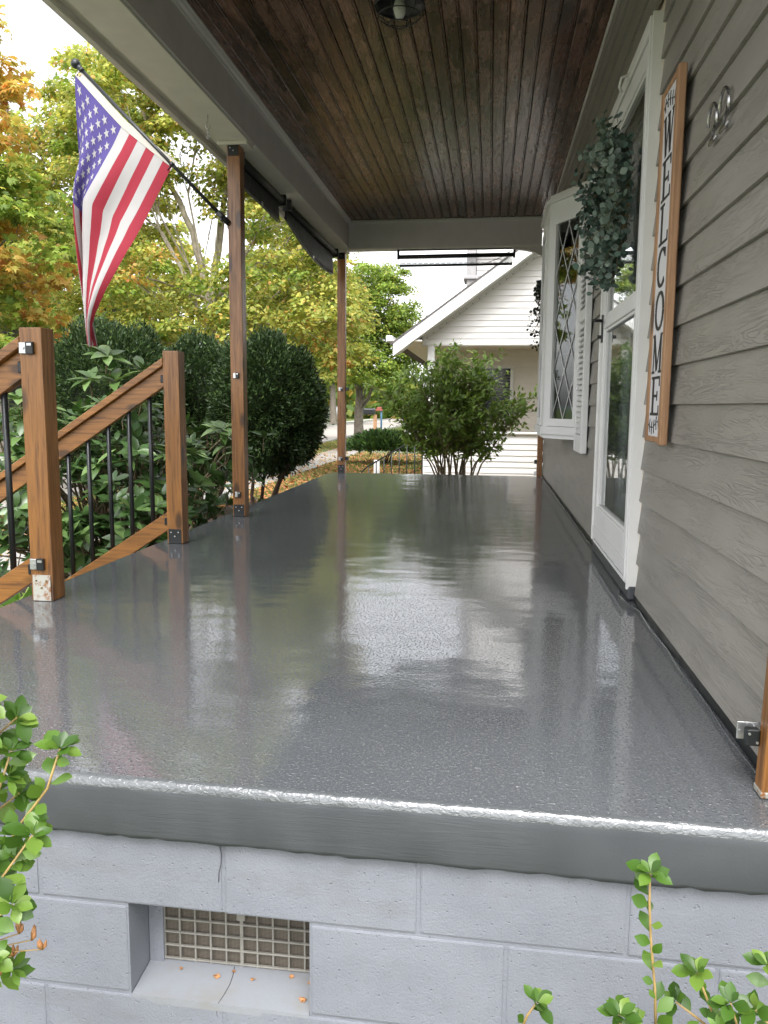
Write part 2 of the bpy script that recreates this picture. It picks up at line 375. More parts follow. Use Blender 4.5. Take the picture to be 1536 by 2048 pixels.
# top ring -> rounded lip -> edge face, front edge slightly wavy
def outline(off, z, wob=0):
    P = []
    n = 90
    for i in range(n+1):
        x = SX0-off+(SX1-SX0+off)*i/n
        P.append((x, yfront(x)-off+wob*nr.uniform(-1, 1), z+wob*nr.uniform(-1, 1)))
    P += [(SX1, SY1+off, z), (SX0+.11, SY1+off, z), (SX0+.02, SY1-.07+off, z), (SX0-off, SY1-.25, z), (SX0-off, 6.2, z), (SX0-off, 3.2, z)]
    return P
prof = [(-.003, -.0, 0), (.003, -.0012, .0006), (.0075, -.0040, .0013), (.0112, -.010, .0016), (.014, -.020, .0010), (.015, -.034, .0), (.015, -.118, .0), (.012, -.127, .0022), (.0, -.13, 0)]
rings = [[bm.verts.new(p) for p in outline(o-.015, z, wb)] for o, z, wb in prof]
N_ = len(rings[0])
for a, b in zip(rings, rings[1:]):
    for i in range(N_):
        f = bm.faces.new((a[i], a[(i+1) % N_], b[(i+1) % N_], b[i])); f.smooth = True
        f.material_index = 1 if rings.index(a) >= 4 else 2
top = bm.faces.new(rings[0]); top.material_index = 0
bm.faces.new(rings[-1][::-1]).material_index = 1
fix(bm)
pf = child('porch_floor', bm_mesh('porch_floor', bm, [M['floor'], M['edge'], M['lip']])); tag(pf, kind='structure')
# dried paint lip along the foot of the house wall
bm = bmesh.new()
pts = []
for i in range(60):
    y = 1.55+i*(7.5/59); pts.append((.578+.004*math.sin(i*1.7)+(-.03 if 3.1 < y < 3.5 else 0)*math.sin((y-3.1)/.4*PI), y, .001))
add_tube(bm, pts, .0028, 6)
child('paint_bead', bm_mesh('paint_bead', bm, M['floor']), pf)

fw = empty('foundation_wall', (-.6, 1.5, GZ), 'grey painted concrete block wall under the porch floor with a vent grille', 'wall')
def yblk(x): return yfront(x)+.022
bm = bmesh.new()
for (x0, x1, z0, z1) in ((-1.80, -.745, -.8, -.10), (-.346, .60, -.8, -.10), (-.745, -.346, -.8, -.51), (-.745, -.346, -.29, -.10)):
    add_prism(bm, [(x0, yblk(x0)+.0030, z0), (x1, yblk(x1)+.0030, z0), (x1, yblk(x1)+.0030, z1), (x0, yblk(x0)+.0030, z1)], (0, .18, 0))
fix(bm); child('mortar', bm_mesh('mortar', bm, M['block']), fw)
def block(x0, x1, z0, z1):
    bm = bmesh.new(); g = .0035
    t = bmesh.new(); bmesh.ops.create_cube(t, size=1)
    for v in t.verts:
        x = x0+g if v.co.x < 0 else x1-g
        v.co = Vector((x, yblk(x)+(rnd.uniform(-.0012, .0012) if v.co.y < 0 else .10), z0+g if v.co.z < 0 else z1-g))
    bmesh.ops.bevel(t, geom=t.edges[:], offset=.0045, segments=2, affect='EDGES', profile=.6)
    return child('block', bm_mesh('block', t, M['block'], False), fw)
courses = [(-.295, -.09, [-1.80, -1.36, -.947, -.53, -.12, .288, .60]),
           (-.503, -.295, [-1.80, -1.56, -1.15, -.745, None, -.346, .057, .46, .60]),
           (-.712, -.503, [-1.80, -1.36, -.945, -.534, -.12, .288, .60]), (-.80, -.712, [-1.80, -1.56, -1.15, -.745, -.346, .057, .46, .60])]
for z0, z1, xs in courses:
    for a, b in zip(xs, xs[1:]):
        if a is None or b is None: continue
        if z0 == -.503 and a == -.745: continue
        block(a, b, z0, z1)
# vent recess: reveals, sloping sill, grille, screen
VX0, VX1 = -.745, -.346
vy = yblk(-.55)
vent = child('vent', bpy.data.meshes.new('vent'), fw)
bm = bmesh.new()
add_prism(bm, [(VX0, vy+.0, -.505), (VX1, vy-.004, -.505), (VX1, vy+.115, -.505), (VX0, vy+.115, -.505)], (0, 0, .002))
for v in bm.verts: pass
bm.free()
bm = bmesh.new()   # slope from front bottom up to the grille foot
a = [(VX0+.002, vy+.004, -.503), (VX1-.002, vy-.003, -.503), (VX1-.002, vy+.118, -.494), (VX0+.002, vy+.118, -.494)]
A = [bm.verts.new(p) for p in a]; B = [bm.verts.new((p[0], p[1], -.52)) for p in a]
bm.faces.new(A); bm.faces.new(B[::-1])
for i in range(4): bm.faces.new((A[i], B[i], B[(i+1) % 4], A[(i+1) % 4]))
fix(bm); child('sill', bm_mesh('sill', bm, M['sill']), vent)
bm = bmesh.new()
add_box(bm, VX0+.001, VX0+.035, vy+.10, vy+.125, -.50, -.285, .002)
add_box(bm, VX0-.03, VX0-.001, vy+.01, vy+.15, -.50, -.297); add_box(bm, VX1+.001, VX1+.03, vy+.01, vy+.15, -.50, -.297)
child('reveal', bm_mesh('reveal', bm, M['block']), vent)
bm = bmesh.new()
gx0, gx1, gz0, gz1 = VX0+.035, VX1, -.495, -.285
cells = 10
for i in range(cells+1):
    x = gx0+(gx1-gx0)*i/cells; hw = .004 if i == 5 else .0022
    add_box(bm, x-hw, x+hw, vy+.108, vy+.114, gz0, gz1, .0006)
for j in range(7):
    z = gz0+.006+j*.0325; add_box(bm, gx0, gx1, vy+.106, vy+.112, z-.002, z+.002, .0006)
x = (gx0+gx1)/2; add_box(bm, x-.010, x+.010, vy+.103, vy+.109, gz1-.095, gz1-.077, .002)
child('grille', bm_mesh('grille', bm, M['grille']), vent)
bm = bmesh.new(); add_box(bm, gx0, gx1, vy+.119, vy+.121, gz0, gz1); child('screen', bm_mesh('screen', bm, M['screen']), vent)
# crack lines on blocks (thin dark tubes; the shadow in each crack is their colour)
def crack(pts, w=.0014):
    bm = bmesh.new(); add_tube(bm, pts, w, 4); return child('crack', bm_mesh('crack', bm, plain('crack_shadow', (.06, .06, .065), .9)), fw)
crack([(-.536+.004*math.sin(i*1.3), yblk(-.53)-.0002, -.14-.02*i) for i in range(5)], .001)
crack([(-.545+.006*math.sin(i*.9), yblk(-.53)+.002+max(0, (4-i))*.026, -.503-(.014 if i > 4 else 0)*(i-4)+max(0, 4-i)*.0019) for i in range(10)], .0012)
# small dry leaves and seeds on the vent sill
for i in range(9):
    x = rnd.uniform(VX0+.05, VX1-.02); u = rnd.uniform(.55, .95) if i < 7 else rnd.uniform(.2, .5)
    if i > 3: x = rnd.uniform(-.42, -.355)
    y = vy+.12*u; z = -.503+.009*u+.003; s = rnd.uniform(.005, .011); a0 = rnd.uniform(0, 6)
    bm = bmesh.new()
    P = [(x+s*math.cos(a0+t)*(1.0 if t % 2 < 1 else .5), y+s*math.sin(a0+t)*.6, z+s*.35*math.sin(t*2)) for t in (0, 1.1, 2.1, 3.1, 4.2, 5.2)]
    add_prism(bm, P, (0, 0, .0012)); fix(bm)
    lf = child('dry_leaf', bm_mesh('dry_leaf', bm, M['bud']))
    tag(lf, 'tiny curled dry brown leaf scraps lying on the sloping vent sill', 'leaf', 'dry leaf scraps on the vent sill')
# side foundation under slab left edge & far edge
bm = bmesh.new(); add_box(bm, -1.80, -1.62, 1.70, 9.05, GZ, -.131); add_box(bm, -1.60, .60, 8.9, 9.05, GZ, -.131)
child('outer_wall', bm_mesh('outer_wall', bm, M['block']), fw)
# steps
st = empty('porch_steps', (-2.3, 3.6, GZ), 'grey concrete steps going down from the porch between the two wooden railings', 'steps')
for i in range(3):
    box('step', -1.86-.30*(i+1), -1.858 if i == 0 else -1.86-.30*i, 2.98, 4.18, GZ-.02, -.2*(i+1), M['walk'], st, .01)

# ------------------------------------------------------------------ porch roof: ceiling, beams, fascia
CZ = 2.785
ceil = empty('porch_ceiling', (-.5, 5, CZ), kind='structure')
box('backing', -1.62, .66, 1.3, 9.2, CZ+.012, CZ+.03, M['ceil_dark'], ceil)
pw = .0868; x = -1.60; meshcache = {}
rc = random.Random(5)
while x < .60:
    ends = [1.3]
    y = 1.3+rc.uniform(.6, 3.4)
    while y < 8.7: ends.append(y); y += rc.uniform(1.3, 3.6)
    ends.append(9.0)
    for a, b in zip(ends, ends[1:]):
        bm = bmesh.new(); dz = rc.uniform(-.0012, .0012); X0 = x+.0024; X1 = x+pw-.0024
        # section: chamfer, flat, bead groove near one edge
        sec = [(X0, .012), (X0, .003), (X0+.003, 0), (X1-.0125, 0), (X1-.0105, .005), (X1-.0085, .0), (X1-.003, 0), (X1, .003), (X1, .012)]
        pts = [(sx, a+.0008, CZ+sz+dz) for sx, sz in sec]
        add_prism(bm, pts, (0, b-a-.0016, 0)); fix(bm)
        child('plank', bm_mesh('plank', bm, M['ceil']), ceil)
    x += pw
roof = empty('porch_roof', (-1.7, 5, 2.5), kind='structure')
# main beam (inner face X=-1.605), underside z=2.49
def beam_sec(name, y0, y1, x0, x1, z0, z1, m, bev=.004): return box(name, x0, x1, y0, y1, z0, z1, m, roof, bev)
beam_sec('beam_core', .9, 9.2, -1.83, -1.609, 2.494, 2.84, M['beam'])
beam_sec('beam_inner_face', .9, 8.995, -1.608, -1.602, 2.4935, 2.783, M['beam'], .001)
beam_sec('beam_underside', .9, 5.45, -1.838, -1.612, 2.476, 2.4935, M['soffit'], .003)
beam_sec('beam_underside', 5.4505, 9.1, -1.80, -1.603, 2.488, 2.4932, M['soffit'], .001)
# outer soffit recess and fascia with gutter face
beam_sec('soffit_strip', .9, 9.3, -1.925, -1.8385, 2.525, 2.54, M['fascia'], .0)
beam_sec('fascia_board', .9, 9.3, -1.965, -1.9255, 2.49, 2.70, M['fascia'], .004)
beam_sec('drip_edge', .9, 9.3, -1.985, -1.9655, 2.60, 2.71, M['fascia'], .004)
# crown trim between beam and planks, and along far beam
def crown(name, y0, y1):
    bm = bmesh.new()
    sec = [(-1.6015, 2.784), (-1.6015, 2.735), (-1.594, 2.735), (-1.590, 2.748), (-1.578, 2.757), (-1.572, 2.770), (-1.566, 2.773), (-1.566, 2.784)]
    add_prism(bm, [(sx, y0, sz) for sx, sz in sec], (0, y1-y0, 0)); fix(bm); child(name, bm_mesh(name, bm, M['white']), roof)
crown('crown_trim', .9, 8.99)
box('cross_beam', -1.6015, .5, 9.0, 9.12, 2.494, 2.84, M['beam'], roof, .003)
box('cross_beam_trim', -1.6015, .5, 8.985, 9.0, 2.748, 2.783, M['white'], roof, .004)
box('cross_beam_underside', -1.7, .5, 9.003, 9.16, 2.478, 2.4935, M['soffit'], roof, .002)
# decorative corbel at the far right end of the beam
bm = bmesh.new()
P = [(.53, 2.478), (.20, 2.478), (.20, 2.455)]+[(.20+.33*math.sin(t), 2.32+.135*math.cos(t)) for t in np.linspace(.15, PI/2, 9)]
add_prism(bm, [(a_, 9.02, b_) for a_, b_ in P], (0, .07, 0)); fix(bm); child('corbel', bm_mesh('corbel', bm, M['beam']), roof)
box('roof_deck', -2.02, 1.2, .9, 9.4, 2.85, 2.90, M['shingle'], roof)
box('cross_beam', -1.6, .6, .9, 1.05, 2.3, 2.84, M['beam'], roof)
# post cap block on near post
box('cap_block', -1.812, -1.612, 5.30, 5.45, 2.452, 2.4755, M['soffit'], roof, .003)
box('cap_block', -1.775, -1.61, 8.99, 9.15, 2.452, 2.4775, M['soffit'], roof, .003)

# ------------------------------------------------------------------ house wall with siding
HX = .61
house = empty('grey_house', (1.5, 5, GZ), 'grey house with wood grain lap siding, white storm door and bay window', 'house')
wall = child('wall', bpy.data.meshes.new('wall_empty'), house)
DY0, DY1 = 3.25, 4.40        # door
BY0, BY1, BZ0, BZ1 = 5.45, 7.06, .58, 2.17
bm = bmesh.new()
add_box(bm, HX, HX+.12, 1.42, DY0, -.8, 2.84); add_box(bm, HX, HX+.12, DY1, BY0, -.8, 2.84)
add_box(bm, HX, HX+.12, DY0, DY1, 2.2, 2.84); add_box(bm, HX, HX+.12, DY0, DY1, -.8, .05)
add_box(bm, HX, HX+.12, BY0, BY1, -.8, BZ0); add_box(bm, HX, HX+.12, BY0, BY1, BZ1, 2.84); add_box(bm, HX, HX+.12, BY1, 9.3, -.8, 2.84)
bme = bm_mesh('wall', bm, M['cream']); wall.data = bme
# dark interior: floor, back wall, ceiling (real room shell)
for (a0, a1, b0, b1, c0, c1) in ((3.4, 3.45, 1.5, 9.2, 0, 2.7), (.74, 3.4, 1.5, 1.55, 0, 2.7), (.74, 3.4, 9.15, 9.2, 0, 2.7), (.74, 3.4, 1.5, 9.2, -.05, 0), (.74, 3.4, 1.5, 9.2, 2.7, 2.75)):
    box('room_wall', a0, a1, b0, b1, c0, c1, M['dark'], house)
# rest of the house body, corner, roof seen only from other positions
box('body', 3.5, 8, 1.42, 9.3, -.8, 2.84, M['siding'], house)
box('house_wall', HX+.12, 3.5, 1.42, 1.49, -.8, 2.84, M['siding'], house)
box('house_wall', HX+.12, 3.5, 9.21, 9.3, -.8, 2.84, M['siding'], house)
# upper storey over the porch roof
box('upper_storey', 1.25, 8, 1.42, 9.3, 2.91, 5.4, M['siding'], house)
bm = bmesh.new(); add_prism(bm, [(.8, 1.0, 5.4), (8.5, 1.0, 5.4), (4.65, 1.0, 7.6)], (0, 8.8, 0)); fix(bm)
child('roof', bm_mesh('roof', bm, M['shingle']), house)
def lap(y0, y1, zb, zt):
    bm = bmesh.new(); t = .006
    P = [(.5845, zb), (.5845, zb+.002), (.5975, zt), (.6085, zt), (.6085, zb+.02), (.597, zb)]
    add_prism(bm, [(a_, y0, b_) for a_, b_ in P], (0, y1-y0, 0)); fix(bm)
    bmesh.ops.bevel(bm, geom=[e for e in bm.edges if abs(e.verts[0].co.x-.5845) < 1e-4 and abs(e.verts[1].co.x-.5845) < 1e-4 and abs(e.verts[0].co.z-e.verts[1].co.z) < 1e-4], offset=.001, segments=1, affect='EDGES')
    return child('siding_board', bm_mesh('siding_board', bm, M['siding']), wall)
for kk in range(0, 22):
    zb = .032+.125*kk; zt = zb+.128
    if zb > 2.62: break
    zt = min(zt, 2.66)
    segs = [(1.46, 3.215)]
    if zb < .03: segs = [(1.46, 9.15)]
    elif zb > 2.2: segs = [(1.46, 4.9), (4.903, 9.15)]
    elif zt > BZ0 and zb < BZ1: segs += [(4.425, 5.47), (7.06, 9.15)]
    else: segs += [(4.425, 9.15)]
    for a, b in segs: lap(a, b, zb, zt)
# frieze mouldings under the ceiling
for i, (z0, z1, xx) in enumerate(((2.765, 2.784, .563), (2.72, 2.7645, .572), (2.655, 2.7195, .582))):
    box('frieze_board', xx, .609, 1.42, 8.98, z0, z1, M['white'] if i == 0 else M['siding'], wall, .003)
box('starter_strip', .5860, .6085, 1.46, 9.15, .003, .031, M['black'], wall)
# strip of bare channel beside the door
box('channel_strip', .5985, .6095, 3.2155, 3.25, .05, 2.3, M['cream'], wall)

# ---- storm door
door = child('door', bpy.data.meshes.new('door'), house)
bm = bmesh.new()
# brickmould casing, three ridges near side
for (ya, yb, xx) in ((3.250, 3.262, .556), (3.2625, 3.285, .566), (3.2855, 3.305, .552), (4.345, 4.362, .552), (4.3625, 4.385, .564), (4.3855, 4.40, .556)):
    add_box(bm, xx, .6095, ya, yb, .07 if ya > 3.26 else .045, 2.215, .002)
add_box(bm, .552, .6095, 3.3055, 4.3445, 2.16, 2.215, .003)
add_box(bm, .560, .62, 3.3055, 4.3445, .06, .075, .002)
me = bm_mesh('door', bm, M['vinyl']); door.data = me
bm = bmesh.new()
for (ya, yb, za, zb_) in ((3.307, 3.385, .085, 2.155), (4.262, 4.343, .085, 2.155), (3.3855, 4.2615, 2.075, 2.155), (3.3855, 4.2615, .085, .255), (3.3855, 4.2615, 1.165, 1.225)):
    add_box(bm, .561, .596, ya, yb, za, zb_, .003)
# inner glazing beads
for (ya, yb, za, zb_) in ((3.3855, 3.398, .2555, 1.1645), (4.249, 4.2615, .2555, 1.1645), (3.3855, 3.398, 1.2255, 2.0745), (4.249, 4.2615, 1.2255, 2.0745), (3.3985, 4.2485, .2555, .27), (3.3985, 4.2485, 2.06, 2.0745), (3.3985, 4.2485, 1.15, 1.1645), (3.3985, 4.2485, 1.2255, 1.24)):
    add_box(bm, .569, .591, ya, yb, za, zb_, .002)
add_box(bm, .557, .5605, 3.31, 4.34, .086, .15, .0015)
fr = child('frame', bm_mesh('frame', bm, M['vinyl']), door)
for za, zb_ in ((.27, 1.15), (1.24, 2.06)): box('glass', .582, .586, 3.398, 4.249, za, zb_, M['glass'], door)
# dark gasket lines, mail of reveals
bm = bmesh.new()
for za, zb_ in ((.27, 1.15), (1.24, 2.06)):
    for yy in (4.236, 4.244): add_box(bm, .5905, .60, yy, yy+.003, za, zb_)
child('gasket', bm_mesh('gasket', bm, M['black']), door)
# inner wooden door with frame behind the storm door
bm = bmesh.new()
for (ya, yb, za, zb_) in ((3.32, 3.46, .08, 2.15), (4.06, 4.33, .08, 2.15), (3.4605, 4.0595, .08, .35), (3.4605, 4.0595, 2.0, 2.15)):
    add_box(bm, .66, .70, ya, yb, za, zb_, .004)
child('inner_door', bm_mesh('inner_door', bm, M['inner']), door)
box('lightening_sheet', .69, .694, 3.4605, 4.0595, .35, 2.0, plain('pale_sheet', (.22, .25, .25), .7), door)  # flat sheet added behind the inner glass to make it look lighter
box('inner_glass', .675, .680, 3.4605, 4.0595, .35, 2.0, M['glass'], door)
bm = bmesh.new(); add_box(bm, .61, .745, 3.25, 3.306, .06, 2.2); add_box(bm, .61, .745, 4.345, 4.40, .06, 2.2); add_box(bm, .61, .745, 3.25, 4.40, 2.16, 2.2); add_box(bm, .61, .745, 3.25, 4.4, .04, .06)
child('jamb', bm_mesh('jamb', bm, M['vinyl']), door)
# handle
bm = bmesh.new(); add_box(bm, .553, .5605, 4.29, 4.32, 1.10, 1.24, .002); add_tube(bm, [(.56, 4.305, 1.21), (.53, 4.305, 1.212), (.515, 4.30, 1.212), (.508, 4.27, 1.21), (.508, 4.22, 1.205)], [.008, .008, .009, .008, .007], 8)
add_tube(bm, [(.56, 4.31, 1.13), (.535, 4.31, 1.13)], .009, 8)
child('handle', bm_mesh('handle', bm, M['black']), door)
bm = bmesh.new(); add_box(bm, .549, .5515, 3.70, 3.78, 2.165, 2.20, .003); add_tube(bm, [(.55, 3.74, 2.18), (.52, 3.74, 2.17), (.515, 3.76, 2.14), (.53, 3.77, 2.12)], .006, 8)
child('hook', bm_mesh('hook', bm, M['vinyl']), door)
box('threshold', .565, .74, 3.24, 4.42, .004, .058, M['edge'], door, .006)

# ---- bay window
bay = child('bay_window', bpy.data.meshes.new('bay'), house)
P0, P1, P2, P3 = Vector((.605, 5.48)), Vector((.378, 5.90)), Vector((.378, 6.62)), Vector((.605, 7.04))
def panel_box(bm, A, B, u0, u1, z0, z1, t0, t1, mi=0):
    """box on the vertical plane A->B: u along (m), offset outward t0..t1"""
    d = (B-A).normalized(); n = Vector((-d.y, d.x))
    if n.x > 0: n = -n
    c = []
    for (u, t) in ((u0, t0), (u1, t0), (u1, t1), (u0, t1)):
        p = A+d*u+n*t; c.append((p.x, p.y))
    add_prism(bm, [(p[0], p[1], z0) for p in c], (0, 0, z1-z0), mi)
bm = bmesh.new()
for A, B in ((P0, P1), (P1, P2), (P2, P3)):
    L = (B-A).length
    panel_box(bm, A, B, 0, L, BZ0, BZ0+.055, -.03, .02); panel_box(bm, A, B, 0, L, BZ1-.10, BZ1, -.03, .0)
    panel_box(bm, A, B, 0, L, BZ1-.006, BZ1+.022, -.05, .022)
    panel_box(bm, A, B, 0, .055 if A is not P1 else .219, BZ0+.055, BZ1-.10, -.03, .0); panel_box(bm, A, B, L-.055, L, BZ0+.055, BZ1-.10, -.03, .0)
fix(bm)
# seat board and head board
add_prism(bm, [(P0.x, P0.y, BZ0-.03), (P1.x, P1.y, BZ0-.03), (P2.x, P2.y, BZ0-.03), (P3.x, P3.y, BZ0-.03)], (0, 0, .029))
add_prism(bm, [(P0.x, P0.y, BZ1+.002), (P1.x, P1.y, BZ1+.002), (P2.x, P2.y, BZ1+.002), (P3.x, P3.y, BZ1+.002)], (0, 0, .05))
bay.data = bm_mesh('bay_window', bm, M['vinyl'])
for wi, (A, B) in enumerate(((P0, P1), (P1, P2), (P2, P3))):
    L = (B-A).length
    bm = bmesh.new(); f0, f1 = (.058, L-.058) if wi != 1 else (.22, L-.10); za, zb_ = BZ0+.058, BZ1-.103; fw_ = .042
    panel_box(bm, A, B, f0, f0+fw_, za, zb_, -.022, .012); panel_box(bm, A, B, f1-fw_, f1, za, zb_, -.022, .012)
    panel_box(bm, A, B, f0+fw_, f1-fw_, za, za+fw_+.01, -.022, .012); panel_box(bm, A, B, f0+fw_, f1-fw_, zb_-fw_-.01, zb_, -.022, .012); fix(bm)
    child('sash', bm_mesh('sash', bm, M['vinyl']), bay)
    g0, g1, gz0_, gz1_ = f0+fw_, f1-fw_, za+fw_+.01, zb_-fw_-.01
    bm = bmesh.new(); panel_box(bm, A, B, g0, g1, gz0_, gz1_, -.010, -.006); fix(bm); child('pane', bm_mesh('pane', bm, M['glass']), bay)
    # diamond lattice, clipped to the pane
    d = (B-A).normalized(); n = Vector((-d.y, d.x)); n = -n if n.x > 0 else n
    bm = bmesh.new(); gw = g1-g0; gh = gz1_-gz0_; nd = max(2, round(gw/.16)); pitch = gw/nd*1.0; rise = .33*(pitch/.14)
    for sgn in (1, -1):
        for q in range(-12, 14):
            # line u = g0 + q*pitch*... crossing with slope
            z_a, z_b = gz0_, gz1_; ua = g0+q*pitch*1.0; ub = ua+sgn*gh*(pitch/rise)
            t0, t1 = 0.0, 1.0; du = ub-ua
            if sgn < 0: ua += 0; 
            lo, hi = (g0-ua)/du, (g1-ua)/du
            if lo > hi: lo, hi = hi, lo
            t0, t1 = max(t0, lo), min(t1, hi)
            if t1-t0 < .02: continue
            p = A+d*(ua+du*t0)-n*.003; r = A+d*(ua+du*t1)-n*.003
            add_tube(bm, [(p.x, p.y, z_a+gh*t0), (r.x, r.y, z_a+gh*t1)], .0032, 5)
    child('lattice', bm_mesh('lattice', bm, M['vinyl']), bay)
M['dark_panel'] = plain('bay_dark_panel', (.05, .045, .03), .85, var=.5, scale=5)  # dark panels added behind the panes so the bay reads unlit inside
bm = bmesh.new(); panel_box(bm, P1, P2, .12, .60, BZ0+.06, BZ1-.1, -.10, -.08); panel_box(bm, P2, P3, .06, .44, BZ0+.06, BZ1-.1, -.10, -.08); fix(bm); child('dark_panel', bm_mesh('dark_panel', bm, M['dark_panel']), bay)
# things inside the bay
tag(box('storage_box', .50, .74, 5.95, 6.25, .585, .78, M['teal'], None, .006), 'teal box standing on the sill inside the bay window', 'box')
tag(box('small_tray', .52, .66, 5.72, 5.88, .585, .64, M['pine'], None, .01), 'low wooden tray on the sill inside the bay window, nearest the door', 'tray')
# louvred shutter on the near side of the bay
sh = child('shutter', bpy.data.meshes.new('sh'), house)
SY0, SY1, SZ0, SZ1 = 4.98, 5.40, .49, 2.15
bm = bmesh.new()
add_box(bm, .545, .583, SY0, SY0+.05, SZ0, SZ1, .005, 2); add_box(bm, .545, .583, SY1-.05, SY1, SZ0, SZ1, .005, 2)
for z0, z1 in ((SZ0, SZ0+.11), (1.30, 1.37), (SZ1-.08, SZ1)): add_box(bm, .547, .583, SY0+.05, SY1-.05, z0, z1, .003)
add_box(bm, .572, .582, SY0+.05, SY1-.05, SZ0+.11, SZ1-.08)
sh.data = bm_mesh('shutter', bm, M['vinyl'])
def slat(z):
    bm = bmesh.new(); add_prism(bm, [(.5475, SY0+.051, z), (.553, SY0+.051, z-.002), (.571, SY0+.051, z+.024), (.566, SY0+.051, z+.027)], (0, SY1-SY0-.102, 0)); fix(bm)
    return bm_mesh('slat', bm, M['vinyl'])
sm_ = slat(0.0); z = SZ0+.118
while z < SZ1-.11:
    if not (1.27 < z < 1.37):
        o = child('slat', sm_, sh); o.location = (0, 0, z)
    z += .034

# ------------------------------------------------------------------ house number
num = empty('house_number', (.58, 2.33, 1.46), 'two brushed chrome number twos fixed to the grey siding beside the welcome sign', 'house number')
def two(yc, z0, h=.10, wd=.088):
    P = []
    for t in np.linspace(PI*1.02, -.15*PI, 12): P.append((wd*.5*math.cos(t), h-wd*.52+wd*.5*math.sin(t)))
    P += [(wd*.36, h*.45), (wd*.05, h*.25), (-wd*.42, h*.03)]
    base = [(-wd*.42, h*.03), (-wd*.15, h*.05), (wd*.15, h*.01), (wd*.5, h*.05)]
    bm = bmesh.new()
    f = lambda p: (.5745-.0+.006*(1-(p[1]/h)), yc-p[0]-.0, z0+p[1])
    add_tube(bm, [f(p) for p in P], [.0035]+[.0046]*(len(P)-2)+[.004], 8); add_tube(bm, [f(p) for p in base], [.004, .0048, .0048, .0035], 8)
    child('digit', bm_mesh('digit', bm, M['chrome']), num)
two(2.385, 1.487); two(2.275, 1.487)

# ------------------------------------------------------------------ welcome sign
sg = empty('welcome_sign', (.57, 2.77, .66), 'tall narrow wood framed white sign with black WELCOME lettering down it, by the door', 'sign')
WY0, WY1, WZ0, WZ1 = 2.705, 2.965, .655, 1.815
box('panel', .5515, .566, WY0+.035, WY1-.035, WZ0+.02, WZ1-.02, plain('sign_white', (.66, .65, .66), .6, var=.04), sg)
box('frame_side', .547, .572, WY0, WY0+.040, WZ0-.006, WZ1+.006, M['pine'], sg, .003)
box('frame_side', .547, .572, WY1-.040, WY1, WZ0, WZ1, M['pine'], sg, .003)
box('frame_end', .5475, .572, WY0+.0405, WY1-.0405, WZ0, WZ0+.02, M['pine'], sg, .002)
box('frame_end', .5475, .572, WY0+.0405, WY1-.0405, WZ1-.02, WZ1, M['pine'], sg, .002)
M['ink'] = plain('sign_ink', (.022, .020, .022), .55)
yc = (WY0+WY1)/2
def bar(bm, p, q, w_):
    d = Vector((q[0]-p[0], q[1]-p[1])).normalized(); n = Vector((-d.y, d.x))*w_/2
    c = [(p[0]+n.x, p[1]+n.y), (q[0]+n.x, q[1]+n.y), (q[0]-n.x, q[1]-n.y), (p[0]-n.x, p[1]-n.y)]
    bar.i = (bar.i+1) % 7
    add_prism(bm, [(.5513-.0001*bar.i, yc-u, vv) for u, vv in c], (-.0012, 0, 0))
bar.i = 0
H_, W_ = .128, .150
def letter(ch, zc):
    bm = bmesh.new(); h = H_/2; w_ = W_/2
    B = lambda p, q, t: bar(bm, (p[0]*w_, zc+p[1]*h), (q[0]*w_, zc+q[1]*h), t)
    if ch in 'EL':
        B((-.45, -1), (-.45, 1), .026); B((-.9, -.95), (.8, -.95), .009); B((-.9, .95), (0 if ch == 'L' else .8, .95), .009)
        B((.78, -1), (.78, -.5), .011)
        if ch == 'E': B((.78, 1), (.78, .5), .011); B((-.4, 0), (.4, 0), .009); B((.42, -.25), (.42, .25), .010)
    elif ch == 'W':
        B((-.8, 1), (-.42, -1), .024); B((-.42, -1), (.02, .9), .009); B((.0, .95), (.42, -1), .024); B((.42, -1), (.85, 1), .009)
        for a_ in (-.8, .0, .85): B((a_-.25, .95), (a_+.25, .95), .008)
    elif ch == 'M':
        B((-.75, -1), (-.75, 1), .010); B((-.72, .95), (0, -.85), .024); B((0, -.85), (.68, .95), .009); B((.68, -1), (.68, 1), .024)
        for a_ in (-.75, .68): B((a_-.3, -.95), (a_+.3, -.95), .008)
        B((-1, .95), (-.6, .95), .008); B((.6, .95), (1, .95), .008)
    else:
        n = 20; rng = np.linspace(0, 2*PI, n+1) if ch == 'O' else np.linspace(.26*PI, 1.76*PI, n+1)
        for t0, t1 in zip(rng, rng[1:]):
            th = .009+.016*abs(math.cos((t0+t1)/2))
            B((.78*math.cos(t0), .93*math.sin(t0)), (.78*math.cos(t1), .93*math.sin(t1)), th)
        if ch == 'C': B((.6, .45), (.6, .9), .012)
    fix(bm); child('letter', bm_mesh('letter', bm, M['ink']), sg)
for i, ch in enumerate('WELCOME'): letter(ch, 1.655-.1408*i)
def sprig(z0, flip):
    bm = bmesh.new(); pts = [(-.09+.018*i, z0+flip*.012*math.sin(i*.5)) for i in range(11)]
    for a_, b_ in zip(pts, pts[1:]): bar(bm, a_, b_, .0025)
    for i in range(1, 11, 2):
        p = pts[i]; bar(bm, p, (p[0]+.008, p[1]+.022), .007); bar(bm, p, (p[0]+.008, p[1]-.022), .007)
    fix(bm); child('sprig', bm_mesh('sprig', bm, M['ink']), sg)
sprig(1.755, 1); sprig(.715, -1)

